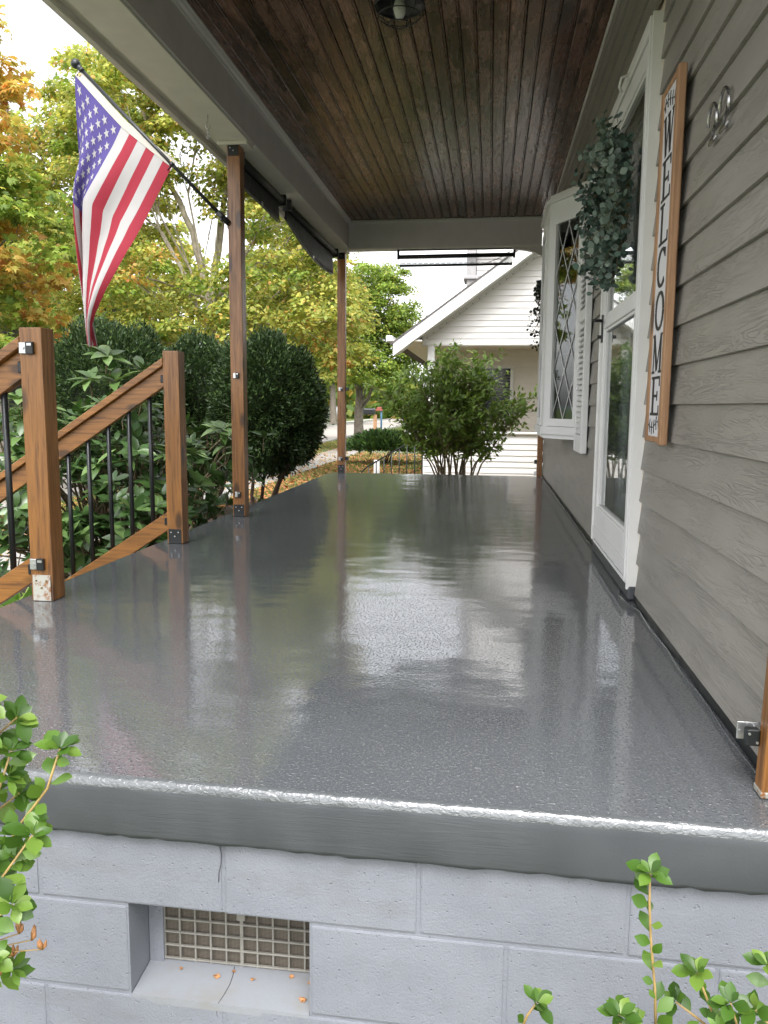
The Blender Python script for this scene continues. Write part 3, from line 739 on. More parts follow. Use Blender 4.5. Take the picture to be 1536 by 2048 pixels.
# ------------------------------------------------------------------ posts, brackets, railings
def bracket(parent, x0, x1, yf, z, s=.03, dark=True):
    """small latch bracket on a post's front face"""
    bm = bmesh.new(); add_box(bm, x0, x0+(x1-x0)*.48, yf-.012, yf-.0005, z-s/2, z+s/2, .002, 1, 0)
    add_box(bm, x0+(x1-x0)*.5, x1, yf-.016, yf-.0005, z-s*.55, z+s*.55, .002, 1, 1)
    add_tube(bm, [(x0+(x1-x0)*.3, yf-.0125, z), (x0+(x1-x0)*.3, yf-.016, z)], s*.13, 8, True, 0)
    add_box(bm, x0+(x1-x0)*.62, x1-.004, yf-.0185, yf-.0162, z+s*.2, z+s*.42, .0, 1, 0)
    return child('bracket', bm_mesh('bracket', bm, [M['galv'], M['black']]), parent)
def plate(parent, x0, x1, y0, y1, z0, z1, m, screws=3):
    bm = bmesh.new(); add_box(bm, x0+.008, x1-.008, y0-.004, y0-.0005, z0, z1, .001, 1, 0)
    for i in range(screws):
        a_ = [(.22, .78), (.5, .5), (.78, .78), (.5, .2)][i]
        xx = x0+.008+(x1-x0-.016)*a_[0]; zz = z0+(z1-z0)*a_[1]; add_tube(bm, [(xx, y0-.004, zz), (xx, y0-.0065, zz)], .004, 8, True, 1)
    return child('base_plate' if z0 < 1 else 'top_plate', bm_mesh('plate', bm, [m, M['galv'] if m is M['black'] else M['brass']]), parent)
def post_mesh(x0, x1, y0, y1, z0, z1): 
    bm = bmesh.new(); add_box(bm, x0, x1, y0, y1, z0, z1, .004, 2); return bm_mesh('post_wood', bm, M['cedar_z'])
pg = 'tall brown wooden posts carrying the porch roof'
pC = empty('porch_post', (-1.71, 5.365, 0), 'tall brown wooden porch post with the flagpole, black plates top and bottom', 'post', pg)
child('timber', post_mesh(-1.756, -1.667, 5.32, 5.41, .001, 2.452), pC)
plate(pC, -1.756, -1.667, 5.32, 5.41, .002, .085, M['black']); plate(pC, -1.756, -1.667, 5.32, 5.41, 2.385, 2.45, M['black'], 2)
bracket(pC, -1.735, -1.695, 5.32, .965, .036); bracket(pC, -1.735, -1.695, 5.32, .155, .036)
pD = empty('porch_post', (-1.687, 9.085, 0), 'tall brown wooden post at the far left corner of the porch', 'post', pg)
child('timber', post_mesh(-1.731, -1.642, 9.03, 9.118, .001, 2.452), pD)
plate(pD, -1.731, -1.642, 9.03, 9.118, .002, .095, M['black']); plate(pD, -1.731, -1.642, 9.03, 9.118, 2.38, 2.45, M['black'], 2)
for z in (.955, .165):
    bracket(pD, -1.715, -1.665, 9.03, z, .04)
    box('bracket', -1.6415, -1.605, 9.05, 9.09, z-.02, z+.02, M['black'], pD, .003)
pE = empty('porch_post', (.565, 9.06, 0), 'brown wooden post against the house at the far end below the bay window', 'post', pg)
child('timber', post_mesh(.525, .583, 9.02, 9.108, .001, 2.45), pE)
for z in (.165, .035): box('bracket', .495, .5245, 9.03, 9.07, z-.022, z+.022, M['black'] if z > .1 else M['galv'], pE, .003)
pF = empty('porch_post', (.56, 1.63, 0), 'orange brown post against the siding at the near right edge, with a latch bracket', 'post', pg)
bm = bmesh.new(); add_box(bm, .552, .584, 1.588, 1.633, .012, 1.05, .004, 2)
for v_ in bm.verts: v_.co.x += .020*v_.co.z; v_.co.y -= .012*v_.co.z
child('timber', bm_mesh('timber', bm, M['cedar_z']), pF)
bm = bmesh.new(); add_box(bm, .5505, .5843, 1.5865, 1.6345, .001, .016, .004, 2); child('base_plate', bm_mesh('base_plate', bm, M['rusty']), pF)
bm = bmesh.new(); add_box(bm, .520, .5835, 1.660, 1.663, .094, .131, .001, 1, 0); add_box(bm, .527, .5535, 1.620, 1.640, .096, .130, .002, 1, 1)
add_box(bm, .5505, .5835, 1.6345, 1.6595, .098, .127, .001, 1, 0)
for xx, zz in ((.532, .122), (.548, .104)): add_tube(bm, [(xx, 1.6198, zz), (xx, 1.6175, zz)], .0028, 8, True, 0)
for xx, zz in ((.526, .112), (.540, .126)): add_tube(bm, [(xx, 1.6598, zz), (xx, 1.6580, zz)], .0025, 8, True, 0)
child('latch', bm_mesh('latch', bm, [M['galv'], M['black']]), pF)

def railing(name, label, x0, x1, y0, y1, ztop, plate_m, latches, nb, bx0, grp):
    r = empty(name, ((x0+x1)/2, (y0+y1)/2, 0), label, 'railing', grp)
    child('newel_post', post_mesh(x0, x1, y0, y1, .001, ztop), r)
    plate(r, x0, x1, y0, y1, .002, .082 if plate_m is M['black'] else .105, plate_m, 3)
    for z in latches: bracket(r, x0+.004, x0+.062, y0, z, .042)
    sl_ = .655; ym = (y0+y1)/2; L = 1.35
    def slope_board(nm, zt, th, ya, yb, m=M['cedar_x']):
        bm = bmesh.new()
        add_prism(bm, [(x0+.0005, ya, zt), (x0-L, ya, zt-sl_*L), (x0-L, ya, zt-sl_*L-th), (x0+.0005, ya, zt-th)], (0, yb-ya, 0)); fix(bm)
        bmesh.ops.bevel(bm, geom=bm.edges[:], offset=.003, segments=1, affect='EDGES')
        return child(nm, bm_mesh(nm, bm, m), r)
    slope_board('handrail', 1.02, .042, y0-.004, y1+.01)
    slope_board('top_rail', .977, .108, ym-.022, ym+.022)
    slope_board('bottom_rail', .178, .103, ym-.020, ym+.020)
    for i in range(nb):
        bx = bx0-.123*i; bm = bmesh.new(); zt = .977-sl_*(x0-bx)-.05; zb = .178-sl_*(x0-bx)-.06
        add_tube(bm, [(bx, ym, zb), (bx, ym, zt)], .0125, 10); child('baluster', bm_mesh('baluster', bm, M['black']), r)
    for z in (.915, .13):
        bm = bmesh.new(); add_box(bm, x0-.022, x0-.0005, ym-.03, ym-.0225, z-.03, z+.012, .003); child('clip', bm_mesh('clip', bm, M['black']), r)
    # lower newel at the foot of the steps
    child('newel_post', post_mesh(x0-L-.085, x0-L+.002, y0, y1, GZ, .25), r)
    return r
rg = 'wooden stair railings with black balusters'
railing('stair_railing', 'nearer wooden stair railing with silver latches and a rusty base plate on its post', -1.768, -1.678, 2.865, 2.955, 1.052, M['rusty'], (.975, .148), 10, -1.868, rg)
railing('stair_railing', 'second wooden stair railing, beyond the steps, in front of the rhododendron', -1.768, -1.678, 4.205, 4.295, 1.056, M['black'], (), 10, -1.868, rg)

# ------------------------------------------------------------------ roller shades
def shade_y(label, y0, y1, drop0, drop1, curve):
    s = empty('roller_shade', (-1.74, (y0+y1)/2, 2.44), label, 'roller shade', 'black roller shades under the porch beam')
    for y in (y0, y1): box('end_bracket', -1.775, -1.70, y-.018, y+.018, 2.385, 2.475, M['black'], s, .004)
    tube('roller', [(-1.735, y0+.02, 2.43), (-1.735, y1-.02, 2.43)], .028, M['blackm'], s, 14)
    box('back_bar', -1.80, -1.79, y0+.02, y1-.02, 2.42, 2.475, M['grille'], s, .002)
    n = 24; bm = bmesh.new(); G = []
    for i in range(n+1):
        u = i/n; y = y0+.03+(y1-y0-.06)*u; dr = drop0*(1-u)+drop1*u+curve*math.sin(PI*u)
        row = []
        for j in range(6):
            v_ = j/5; row.append(bm.verts.new((-1.763-.012*v_*math.sin(u*5), y, 2.43-dr*v_)))
        G.append(row)
    for i in range(n):
        for j in range(5): f = bm.faces.new((G[i][j], G[i+1][j], G[i+1][j+1], G[i][j+1])); f.smooth = True
    me = bm_mesh('fabric', bm, M['blackm']); o = child('fabric', me, s); md = o.modifiers.new('t', 'SOLIDIFY'); md.thickness = .002
    bm = bmesh.new(); add_tube(bm, [tuple(Vector((-1.765, y0+.03+(y1-y0-.06)*i/n, 2.43-(drop0*(1-i/n)+drop1*i/n+curve*math.sin(PI*i/n))))) for i in range(n+1)], .008, 6)
    child('hem_bar', bm_mesh('hem_bar', bm, M['black']), s)
    bm = bmesh.new(); ym_ = (y0+y1)/2+.05; dr = (drop0+drop1)/2+curve
    add_box(bm, -1.758, -1.752, ym_-.02, ym_+.02, 2.43-dr-.008, 2.43-dr+.02, .001); child('clip', bm_mesh('clip', bm, M['galv']), s)
shade_y('short rolled black shade just beyond the flag post', 5.52, 6.66, .14, .17, .0)
shade_y('longer rolled black shade with a sagging hem near the far post', 6.82, 8.93, .09, .23, .07)
s = empty('roller_shade', (-.42, 9.07, 2.4), 'clear roller shade in a black frame hanging at the far end of the porch', 'roller shade', 'black roller shades under the porch beam')
for x in (-1.053, .212): box('end_bracket', x-.012, x+.012, 9.05, 9.09, 2.375, 2.476, M['black'], s, .002)
box('head_rail', -1.06, .22, 9.06, 9.08, 2.468, 2.4765, M['black'], s, .002)
tube('roller', [(-1.04, 9.07, 2.40), (.20, 9.07, 2.408)], .022, M['black'], s, 12)
box('film', -1.035, .19, 9.0695, 9.0705, 2.315, 2.398, M['film'], s)
tube('hem_bar', [(-1.037, 9.07, 2.305), (.193, 9.07, 2.309)], .0135, M['black'], s, 8)
bm = bmesh.new()
for i in range(20): x = -1.02+i*.063; add_tube(bm, [(x, 9.068, 2.327), (x+.045, 9.068, 2.3275)], .0028, 5)
child('stitching', bm_mesh('stitching', bm, M['black']), s)
tube('cord', [(-.12, 9.068, 2.31), (.05, 9.066, 2.37), (.19, 9.066, 2.455)], .004, M['black'], s, 5)

# ------------------------------------------------------------------ ceiling light (unlit) and hook
LC = (-.478, 4.06, 0)
lt = empty('ceiling_light', (LC[0], LC[1], CZ), 'unlit caged black ceiling light with a white bulb', 'light')
bm = bmesh.new(); add_lathe(bm, [(.001, 2.783), (.05, 2.783), (.055, 2.77), (.05, 2.755), (.05, 2.75), (.085, 2.735), (.112, 2.70), (.122, 2.66), (.122, 2.655), (.117, 2.655), (.107, 2.70), (.08, 2.73), (.03, 2.745), (.001, 2.745)], LC, 32)
child('shade', bm_mesh('shade', bm, M['black']), lt)
bm = bmesh.new(); add_lathe(bm, [(.001, 2.745), (.017, 2.745), (.017, 2.71), (.014, 2.70), (.018, 2.685), (.027, 2.66), (.031, 2.64), (.029, 2.62), (.02, 2.605), (.001, 2.60)], LC, 20)
child('bulb', bm_mesh('bulb', bm, M['bulb']), lt)
bm = bmesh.new()
def ring(bm, c, r, z, rr, n=28):
    pts = [(c[0]+r*math.cos(2*PI*i/n), c[1]+r*math.sin(2*PI*i/n), z) for i in range(n+1)]; add_tube(bm, pts, rr, 6, False)
ring(bm, LC, .118, 2.652, .0032); ring(bm, LC, .102, 2.61, .0028); ring(bm, LC, .048, 2.575, .003)
for i in range(6):
    t = 2*PI*i/6+.3; c_, s_ = math.cos(t), math.sin(t)
    add_tube(bm, [(LC[0]+r*c_, LC[1]+r*s_, z) for r, z in ((.118, 2.652), (.112, 2.625), (.10, 2.606), (.075, 2.588), (.048, 2.575))], .0024, 6)
child('cage', bm_mesh('cage', bm, M['black']), lt)
hk = empty('ceiling_hook', (-1.706, 4.84, 2.49), 'silver wire hook with two chain links hanging under the white beam', 'hook')
hx, hy = -1.71, 4.84
tube('hook', [(hx, hy, 2.478), (hx, hy, 2.44), (hx-.012, hy, 2.425), (hx-.014, hy, 2.405), (hx, hy, 2.395), (hx+.013, hy, 2.405), (hx+.014, hy, 2.415)], .0028, M['chrome'], hk, 6)
for j, z in enumerate((2.378, 2.352)):
    bm = bmesh.new(); n = 12
    pts = [((hx+.007*math.cos(2*PI*i/n)) if j else hx, hy if j else hy+.007*math.cos(2*PI*i/n), z+.015*math.sin(2*PI*i/n)) for i in range(n+1)]; add_tube(bm, pts, .002, 5, False)
    child('chain_link', bm_mesh('chain_link', bm, M['chrome']), hk)

# ------------------------------------------------------------------ flagpole and flag
fp = empty('flagpole', (-1.757, 5.35, 2.0), 'slim black flagpole slanting up from the porch post, with a ball finial', 'flagpole')
pa, pb = Vector((-1.775, 5.3, 1.985)), Vector((-2.745, 5.3, 2.965))
tube('pole', [pa, pb], .0115, M['black'], fp, 10)
bm = bmesh.new(); bmesh.ops.create_uvsphere(bm, u_segments=18, v_segments=12, radius=.031, matrix=Matrix.Translation(pb+(pb-pa).normalized()*.035)); add_tube(bm, [pb-(pb-pa).normalized()*.03, pb+(pb-pa).normalized()*.02], [.015, .019], 10)
child('finial', bm_mesh('finial', bm, M['black'], True), fp)
bm = bmesh.new(); add_box(bm, -1.767, -1.757, 5.335, 5.385, 1.93, 2.05, .002); dd = (pb-pa).normalized(); add_tube(bm, [pa-dd*.04+Vector((0, .02, 0)), pa+dd*.06], .019, 10); add_tube(bm, [(-1.76, 5.35, 1.97), (-1.80, 5.3, 1.985)], .012, 8)
child('bracket', bm_mesh('bracket', bm, M['black']), fp)
for u in (.36, .985):
    p = pa.lerp(pb, u); bm = bmesh.new(); add_tube(bm, [p-dd*.012, p+dd*.012], .0165, 12); add_tube(bm, [p, p+Vector((-.03, -.003, -.035))], .004, 6); child('ring', bm_mesh('ring', bm, M['black']), fp)
C0 = [(-2.777, 2.921), (-2.791, 2.702), (-2.803, 2.45), (-2.807, 2.178), (-2.803, 1.967), (-2.798, 1.672), (-2.792, 1.472), (-2.778, 1.305), (-2.747, 1.17)]
C1 = [(-2.466, 2.584), (-2.523, 2.473), (-2.628, 2.301), (-2.745, 2.128), (-2.770, 1.901), (-2.775, 1.605), (-2.768, 1.439), (-2.752, 1.288), (-2.737, 1.163)]
C2 = [(-2.128, 2.319), (-2.267, 2.084), (-2.405, 1.829), (-2.511, 1.651), (-2.607, 1.504), (-2.676, 1.388), (-2.712, 1.304), (-2.723, 1.23), (-2.726, 1.153)]
def curve_eval(C, u):
    C = np.array(C); seg = np.hypot(*np.diff(C, axis=0).T); cum = np.concatenate([[0], np.cumsum(seg)])/seg.sum()
    return np.array([np.interp(u, cum, C[:, 0]), np.interp(u, cum, C[:, 1])])
FLY = 1.52
def flag_pt(h, s):
    """h 0..1 along the hoist from the finial, s 0..1 along the fly"""
    s1 = s
    e0, e1, e2 = curve_eval(C0, s1), curve_eval(C1, s1), curve_eval(C2, s1)
    a = .54
    # quadratic through the three guide curves
    L0 = (h-a)*(h-1)/(a*1.0); L1 = h*(h-1)/(a*(a-1)); L2 = h*(h-a)/(1-a)
    lin = e0*(1-h/a)+e1*(h/a) if h < a else e1*(1-(h-a)/(1-a))+e2*((h-a)/(1-a))
    p = lin*.75+(e0*L0+e1*L1+e2*L2)*.25
    r = min(1, s*2.2); foldw = (1-h)**.7
    y = 5.3+.065*r*foldw*math.sin(h*17+s*2.5)+.03*math.sin(h*7+s*7)*r+.05*s*math.sin(h*4.0+1)
    x = p[0]+.012*r*math.cos(h*17+s*2.5+.6)*foldw
    return Vector((x, y, p[1]))
fl = empty('flag', (-2.5, 5.3, 2.3), 'hanging stars and stripes flag with blue canton and red and white stripes', 'flag')
def cloth(name, c, rough=.75, tr=.3):
    k = NB(name); n = k.noise(k.obj(), 8, 4); cc = k.ramp(n, [(.3, tuple(x*.93 for x in c)), (.7, c)]); k.set(col=cc, rough=rough, spec=.2, normal=k.bump(k.noise(k.obj(), 900, 2), .15, .001))
    t = k.n('ShaderNodeBsdfTranslucent'); k.l(cc, t.inputs[0]); ms = k.n('ShaderNodeMixShader'); ms.inputs[0].default_value = tr
    k.l(k.b.outputs[0], ms.inputs[1]); k.l(t.outputs[0], ms.inputs[2]); k.l(ms.outputs[0], k.out.inputs[0]); return k.m
M['f_red'] = cloth('flag_red', (.37, .040, .062)); M['f_white'] = cloth('flag_white', (.50, .485, .48)); M['f_blue'] = cloth('flag_blue', (.105, .082, .27)); M['f_band'] = cloth('flag_band', (.52, .50, .44), .8, .15)
def patch(name, h0, h1, s0, s1, nh, ns, m, off=0.0):
    bm = bmesh.new(); G = [[bm.verts.new(flag_pt(h0+(h1-h0)*i/nh, s0+(s1-s0)*j/ns)+Vector((0, off, 0))) for j in range(ns+1)] for i in range(nh+1)]
    for i in range(nh):
        for j in range(ns): bm.faces.new((G[i][j], G[i+1][j], G[i+1][j+1], G[i][j+1])).smooth = True
    return child(name, bm_mesh(name, bm, m), fl)
CF = .44   # canton length as a fraction of the fly
for i in range(13):
    h0, h1 = i/13, (i+1)/13
    patch('stripe', h0, h1, 0.0 if i >= 7 else CF, 1.0, 4, 60 if i >= 7 else 40, M['f_red'] if i % 2 == 0 else M['f_white'])
patch('canton', 0, 7/13, 0, CF, 28, 34, M['f_blue'])
# hoist band between flag and pole
bm = bmesh.new(); G = []
hv = Vector((-.028, 0, -.028))
for i in range(21):
    p = flag_pt(i/20, 0); G.append((bm.verts.new(p), bm.verts.new(p+Vector((.036, 0, .036))), bm.verts.new(p+Vector((0, -.003, 0))), bm.verts.new(p+Vector((.036, -.003, .036)))))
for a_, b_ in zip(G, G[1:]):
    bm.faces.new((a_[0], b_[0], b_[1], a_[1])); bm.faces.new((a_[2], a_[3], b_[3], b_[2]))
fix(bm); child('hoist_band', bm_mesh('hoist_band', bm, M['f_band']), fl)
for u in (.03, .97):
    p = flag_pt(u, 0)+Vector((.018, -.004, .018)); bm = bmesh.new(); add_tube(bm, [p+Vector((0, .006, 0)), p+Vector((0, -.004, 0))], .009, 10); child('grommet', bm_mesh('grommet', bm, M['brass']), fl)
# stars, on both sides of the canton
bm = bmesh.new()
for r in range(9):
    nst = 6 if r % 2 == 0 else 5
    for c_ in range(nst):
        hc = (7/13)*(r+1)/10; scn = CF*((c_*2+1+(0 if r % 2 == 0 else 1))/12)
        for off in (-.0035, .0035):
            ring_ = []
            for q in range(10):
                rad = .031 if q % 2 == 0 else .0125; t = q*PI/5+.2
                ring_.append(bm.verts.new(flag_pt(max(0, hc+rad*math.cos(t)/.914), max(0, scn+rad*math.sin(t)/FLY))+Vector((0, off, 0))))
            cv = bm.verts.new(flag_pt(hc, scn)+Vector((0, off, 0)))
            for q in range(10): bm.faces.new((cv, ring_[q], ring_[(q+1) % 10]))
child('stars', bm_mesh('stars', bm, M['f_white']), fl)

# ------------------------------------------------------------------ foliage generators
def rotm(D, Nn):
    D = D/np.linalg.norm(D, axis=1, keepdims=True); Nn = Nn-(Nn*D).sum(1, keepdims=True)*D
    Nn = Nn/np.maximum(1e-6, np.linalg.norm(Nn, axis=1, keepdims=True)); S = np.cross(Nn, D); return D, S, Nn
TEMPL = {
 'maple': (np.array([(0, 0, 0), (.22, .50, -.10), (.40, .20, 0), (.68, .42, -.08), (.66, .12, .02), (1.05, 0, -.12), (.66, -.12, .02), (.68, -.42, -.08), (.40, -.20, 0), (.22, -.50, -.10)], float),
           np.array([(0, 2, 1), (0, 4, 2), (2, 4, 3), (0, 6, 4), (4, 6, 5), (0, 8, 6), (6, 8, 7), (0, 9, 8)])),
 'tri': (np.array([(0, 0, 0), (.40, .42, -.10), (1.0, 0, -.12), (.40, -.42, -.10), (.45, 0, .04)], float), np.array([(0, 4, 1), (1, 4, 2), (0, 3, 4), (4, 3, 2)])),
 'needle': (np.array([(0, .08, 0), (0, -.08, 0), (1, 0, 0), (.5, .17, .03), (.5, -.17, .03)], float), np.array([(0, 1, 4), (0, 4, 3), (3, 4, 2)])),
 'ell': (np.array([(0, 0, 0), (.3, .17, .03), (.3, -.17, .03), (.65, .19, .02), (.65, -.19, .02), (1, 0, -.06), (.3, 0, 0), (.65, 0, -.012)], float),
         np.array([(0, 6, 1), (0, 2, 6), (1, 6, 7), (1, 7, 3), (6, 2, 4), (6, 4, 7), (3, 7, 5), (7, 4, 5)])),
 'round': (np.array([(0, 0, 0), (.3, .38, .02), (.3, -.38, .02), (.75, .36, .0), (.75, -.36, .0), (1, 0, -.03), (.5, 0, -.03)], float), np.array([(0, 6, 1), (0, 2, 6), (1, 6, 3), (2, 4, 6), (3, 6, 5), (4, 5, 6)])),
}
def scatter(name, P, D, Nn, S, templ, m, C, parent=None):
    tv, tf = TEMPL[templ]; D, Sd, Nn = rotm(D, Nn); n = len(P)
    V = (P[:, None, :]+S[:, None, None]*(tv[None, :, 0:1]*D[:, None, :]+tv[None, :, 1:2]*Sd[:, None, :]+tv[None, :, 2:3]*Nn[:, None, :])).reshape(-1, 3)
    F = (tf[None]+np.arange(n)[:, None, None]*len(tv)).reshape(-1, 3)
    return child(name, tri_mesh(name, V, F, m, np.repeat(C, len(tf), axis=0)), parent)
def pal(n, stops, jitter=.18, w_=None, rs=nr):
    s = np.array([c for _, c in stops]); p = np.array([a for a, _ in stops], float); p /= p.sum()
    i = rs.choice(len(s), n, p=p); c = s[i]*(1+rs.uniform(-jitter, jitter, (n, 1)))*(1+rs.uniform(-.06, .06, (n, 3))); return np.clip(c, 0, 1)
def limb(bm, a, b, r0, r1, rs, n=5, wob=.12, sides=6):
    a, b = Vector(a), Vector(b); L = (b-a).length; pts, rad = [], []
    for i in range(n+1):
        t = i/n; p = a.lerp(b, t)
        if 0 < i < n: p += Vector((rs.uniform(-1, 1), rs.uniform(-1, 1), rs.uniform(-.4, 1)))*wob*L*.35
        pts.append(p); rad.append(r0*(1-t)+r1*t)
    add_tube(bm, pts, rad, sides, False); return pts
def maple(name, label, base, top, r0, lobes, leaf, per, dens, palette, seed, bark, templ='tri', group=None, cr=.42, forks=None, colfn=None, skip=None):
    """lobes: (centre, radii). Clumps of leaves sit on twigs inside each lobe."""
    rs = np.random.RandomState(seed); t = empty(name, base, label, 'tree', group)
    bm = bmesh.new(); tp = limb(bm, base, top, r0, r0*.6, rs, 6, .03, 12); child('trunk', bm_mesh('trunk', bm, bark), t)
    bm = bmesh.new()
    if forks:
        for f in forks:
            prev = Vector(top); rr = r0*.55
            for i, q in enumerate(f): limb(bm, prev, q, rr, rr*.68, rs, 4, .05, 8); prev = Vector(q); rr *= .68
    AP, AD, AN, AS, AC = [], [], [], [], []
    for c, rad in lobes:
        c = np.array(c, float); rad = np.array(rad, float); vol = rad.prod()*4.19
        k = max(3, int(vol*dens*2.9))
        u = rs.normal(size=(k, 3)); u /= np.linalg.norm(u, axis=1, keepdims=True)
        cen = c+u*rad*(rs.uniform(.25, 1, (k, 1))**.45)
        start = tp[rs.randint(3, len(tp))]
        pts = limb(bm, start, c, r0*.20, r0*.07, rs, 5, .10, 6)
        for q in cen[::5]: limb(bm, pts[rs.randint(2, 6)], q, r0*.05, .004, rs, 4, .14, 4)
        for q in cen:
            if skip and skip(q): continue
            n = int(per*rs.uniform(.6, 1.3)); ra = cr*rs.uniform(.6, 1.25)
            d = rs.normal(size=(n, 3)); d /= np.linalg.norm(d, axis=1, keepdims=True); rr = rs.uniform(0, 1, (n, 1))**.5
            off = d*rr*np.array([ra, ra, ra*.42]); off[:, 2] -= .28*(off[:, 0]**2+off[:, 1]**2)/ra
            P = q+off; out = off.copy(); out[:, 2] = 0
            D = out/np.maximum(.05, np.linalg.norm(out, axis=1, keepdims=True))+rs.normal(size=(n, 3))*.45+np.array([0, 0, -.55])
            Nn = np.array([0, 0, 1.])+rs.normal(size=(n, 3))*.45+out*.6/ra
            AP.append(P); AD.append(D); AN.append(Nn); AS.append(leaf*rs.uniform(.75, 1.4, n)); 
            cc = pal(n, palette, .2, rs=rs) if colfn is None else colfn(q, n, rs)
            AC.append(cc*rs.uniform(.9, 1.35))
    child('branches', bm_mesh('branches', bm, bark), t)
    o = scatter('crown', np.vstack(AP), np.vstack(AD), np.vstack(AN), np.concatenate(AS), templ, M['leaf'], np.clip(np.vstack(AC), 0, 1), t); o['kind'] = 'stuff'
    return t
YG = [(5, (.37, .38, .085)), (4, (.27, .32, .075)), (2, (.48, .42, .10)), (1, (.16, .21, .05)), (.5, (.50, .30, .10))]
ORG = [(4, (.50, .29, .07)), (3, (.50, .37, .10)), (3, (.40, .36, .09)), (1, (.47, .20, .07))]
GRN = [(5, (.20, .28, .05)), (3, (.26, .34, .06)), (2, (.11, .17, .035)), (1, (.38, .38, .07))]
def mixcol(freq, ph, thr, A, B):
    def f(q, n, rs):
        v_ = math.sin(q[0]*freq+ph)+math.sin(q[1]*freq*1.3+ph*2)+math.sin(q[2]*freq*1.7+ph*3)+rs.normal()*.5
        return pal(n, B if v_ > thr else A, .2, rs=rs)
    return f

# T1: orange-and-green maple close on the left
maple('maple_tree', 'orange and yellow maple at the left edge, nearest of the street trees', (-9.6, 12.0, GZ), (-9.0, 11.7, 3.0), .22,
      [((-9.0, 11.2, 6.9), (1.5, 1.4, 1.2)), ((-7.8, 11.3, 5.5), (1.0, 1.2, .9)), ((-6.9, 11.2, 4.9), (.55, .8, .40)), ((-7.9, 11.3, 3.9), (1.2, 1.2, .9)), ((-7.2, 11.5, 3.2), (1.1, 1.3, .8)),
       ((-8.0, 11.6, 2.4), (1.2, 1.2, .8)), ((-7.4, 11.8, 1.9), (.9, 1.1, .5)), ((-10.0, 12.0, 5.5), (2, 1.6, 2.4)), ((-9.6, 12, 8.2), (2, 1.6, 1.4))],
      .125, 62, 2.3, ORG, 3, M['bark'], 'maple', 'autumn maples along the street', .40, colfn=lambda q, n, rs: pal(n, (ORG if (q[2] > 4.2 or math.sin(q[0]*2.3+q[2]*1.9) > .35) else GRN) if rs.rand() > .12 else YG, .2, rs=rs))
# T4: yellow-green maple behind the flag
maple('maple_tree', 'tall yellow green maple behind the flag', (-9.7, 19.5, GZ), (-9.5, 19.5, 3.4), .2,
      [((-9.6, 19.3, 8.3), (1.3, 1.3, 1.2)), ((-9.2, 19.2, 6.9), (1.3, 1.3, 1.3)), ((-10.3, 19.2, 6.0), (1.4, 1.3, 1.2)), ((-8.9, 19.2, 5.2), (1.3, 1.3, 1.1)), ((-10.1, 19.2, 4.0), (1.5, 1.3, 1.1)), ((-11.3, 19.2, 7.2), (1.0, 1.3, .8)), ((-9.2, 19.0, 2.9), (1.5, 1.2, .8))],
      .095, 95, 2.1, YG, 4, M['bark'], 'tri', 'autumn maples along the street', .48, colfn=mixcol(.9, 1.0, 1.1, YG, ORG))
# T2: big maple with pale forked trunk between the posts
maple('maple_tree', 'large yellow maple with a pale forked trunk, left of the tall flag post', (-6.0, 17.0, GZ), (-6.05, 17.0, 3.0), .19,
      [((-7.6, 16.6, 6.9), (1.3, 1.4, 1.1)), ((-6.3, 16.8, 7.6), (1.3, 1.4, 1.0)), ((-5.4, 16.5, 6.2), (1.4, 1.4, 1.0)), ((-7.4, 16.2, 5.4), (1.0, 1.2, .8)), ((-4.6, 16.6, 4.9), (1.3, 1.3, .8)),
       ((-7.0, 16.0, 3.3), (1.3, 1.1, .7)), ((-5.2, 16.0, 3.0), (1.2, 1.1, .7)), ((-3.9, 16.3, 3.6), (1.1, 1.2, .75)), ((-7.6, 15.8, 2.1), (1.2, 1.0, .6)), ((-6.1, 15.6, 2.0), (1.2, .9, .6)), ((-4.7, 15.8, 2.1), (1.2, 1.0, .6)), ((-3.6, 16.0, 2.4), (.9, 1.0, .6)),
       ((-8.4, 16.4, 4.2), (1.0, 1.2, .7)), ((-3.5, 16.5, 5.0), (.9, 1.0, .7)), ((-8.2, 16.4, 6.0), (.8, 1.0, .7)), ((-3.1, 16.6, 1.7), (.8, .9, .45))],
      .088, 118, 2.3, YG, 5, M['bark_pale'], 'tri', 'autumn maples along the street', .45,
      forks=[[(-6.35, 16.9, 4.4), (-6.9, 16.8, 5.6), (-7.4, 16.7, 7.0)], [(-5.75, 16.9, 4.3), (-5.5, 16.8, 5.6), (-5.3, 16.8, 7.0)], [(-5.0, 16.7, 3.6), (-4.0, 16.6, 3.9), (-3.0, 16.5, 4.6)]],
      skip=lambda q: abs(q[0]+6.0-.03*(q[1]-17)) < .28 and 2.7 < q[2] < 3.9 and q[1] < 17.1,
      colfn=lambda q, n, rs: pal(n, ORG if (math.sin(q[0]*1.7+1)+math.sin(q[2]*2.1+q[0])+rs.normal()*.6 > 1.95) else (GRN if rs.rand() < .2 else YG), .2, rs=rs))
# T5: golden maple seen beside and over the far post
maple('maple_tree', 'golden maple between the tall flag post and the far corner post', (-6.5, 27.5, GZ), (-6.4, 27.4, 3.0), .2,
      [((-6.9, 26.5, 6.6), (1.6, 1.5, 1.6)), ((-6.0, 26.6, 5.9), (1.1, 1.5, 1.5)), ((-6.6, 26.4, 4.2), (1.6, 1.4, 1.3)), ((-5.2, 26.4, 3.6), (1.3, 1.3, 1.2)), ((-7.8, 26.4, 2.4), (1.3, 1.2, .9)), ((-6.4, 26.2, 2.2), (1.2, 1.1, .8)), ((-4.9, 26.5, 4.2), (.8, 1.1, 1.0)), ((-7.2, 26.5, 8.4), (1.6, 1.4, 1.2))],
      .11, 95, 1.7, YG, 6, M['bark'], 'tri', 'autumn maples along the street', .55, colfn=mixcol(.8, 2.0, 2.1, YG, ORG))
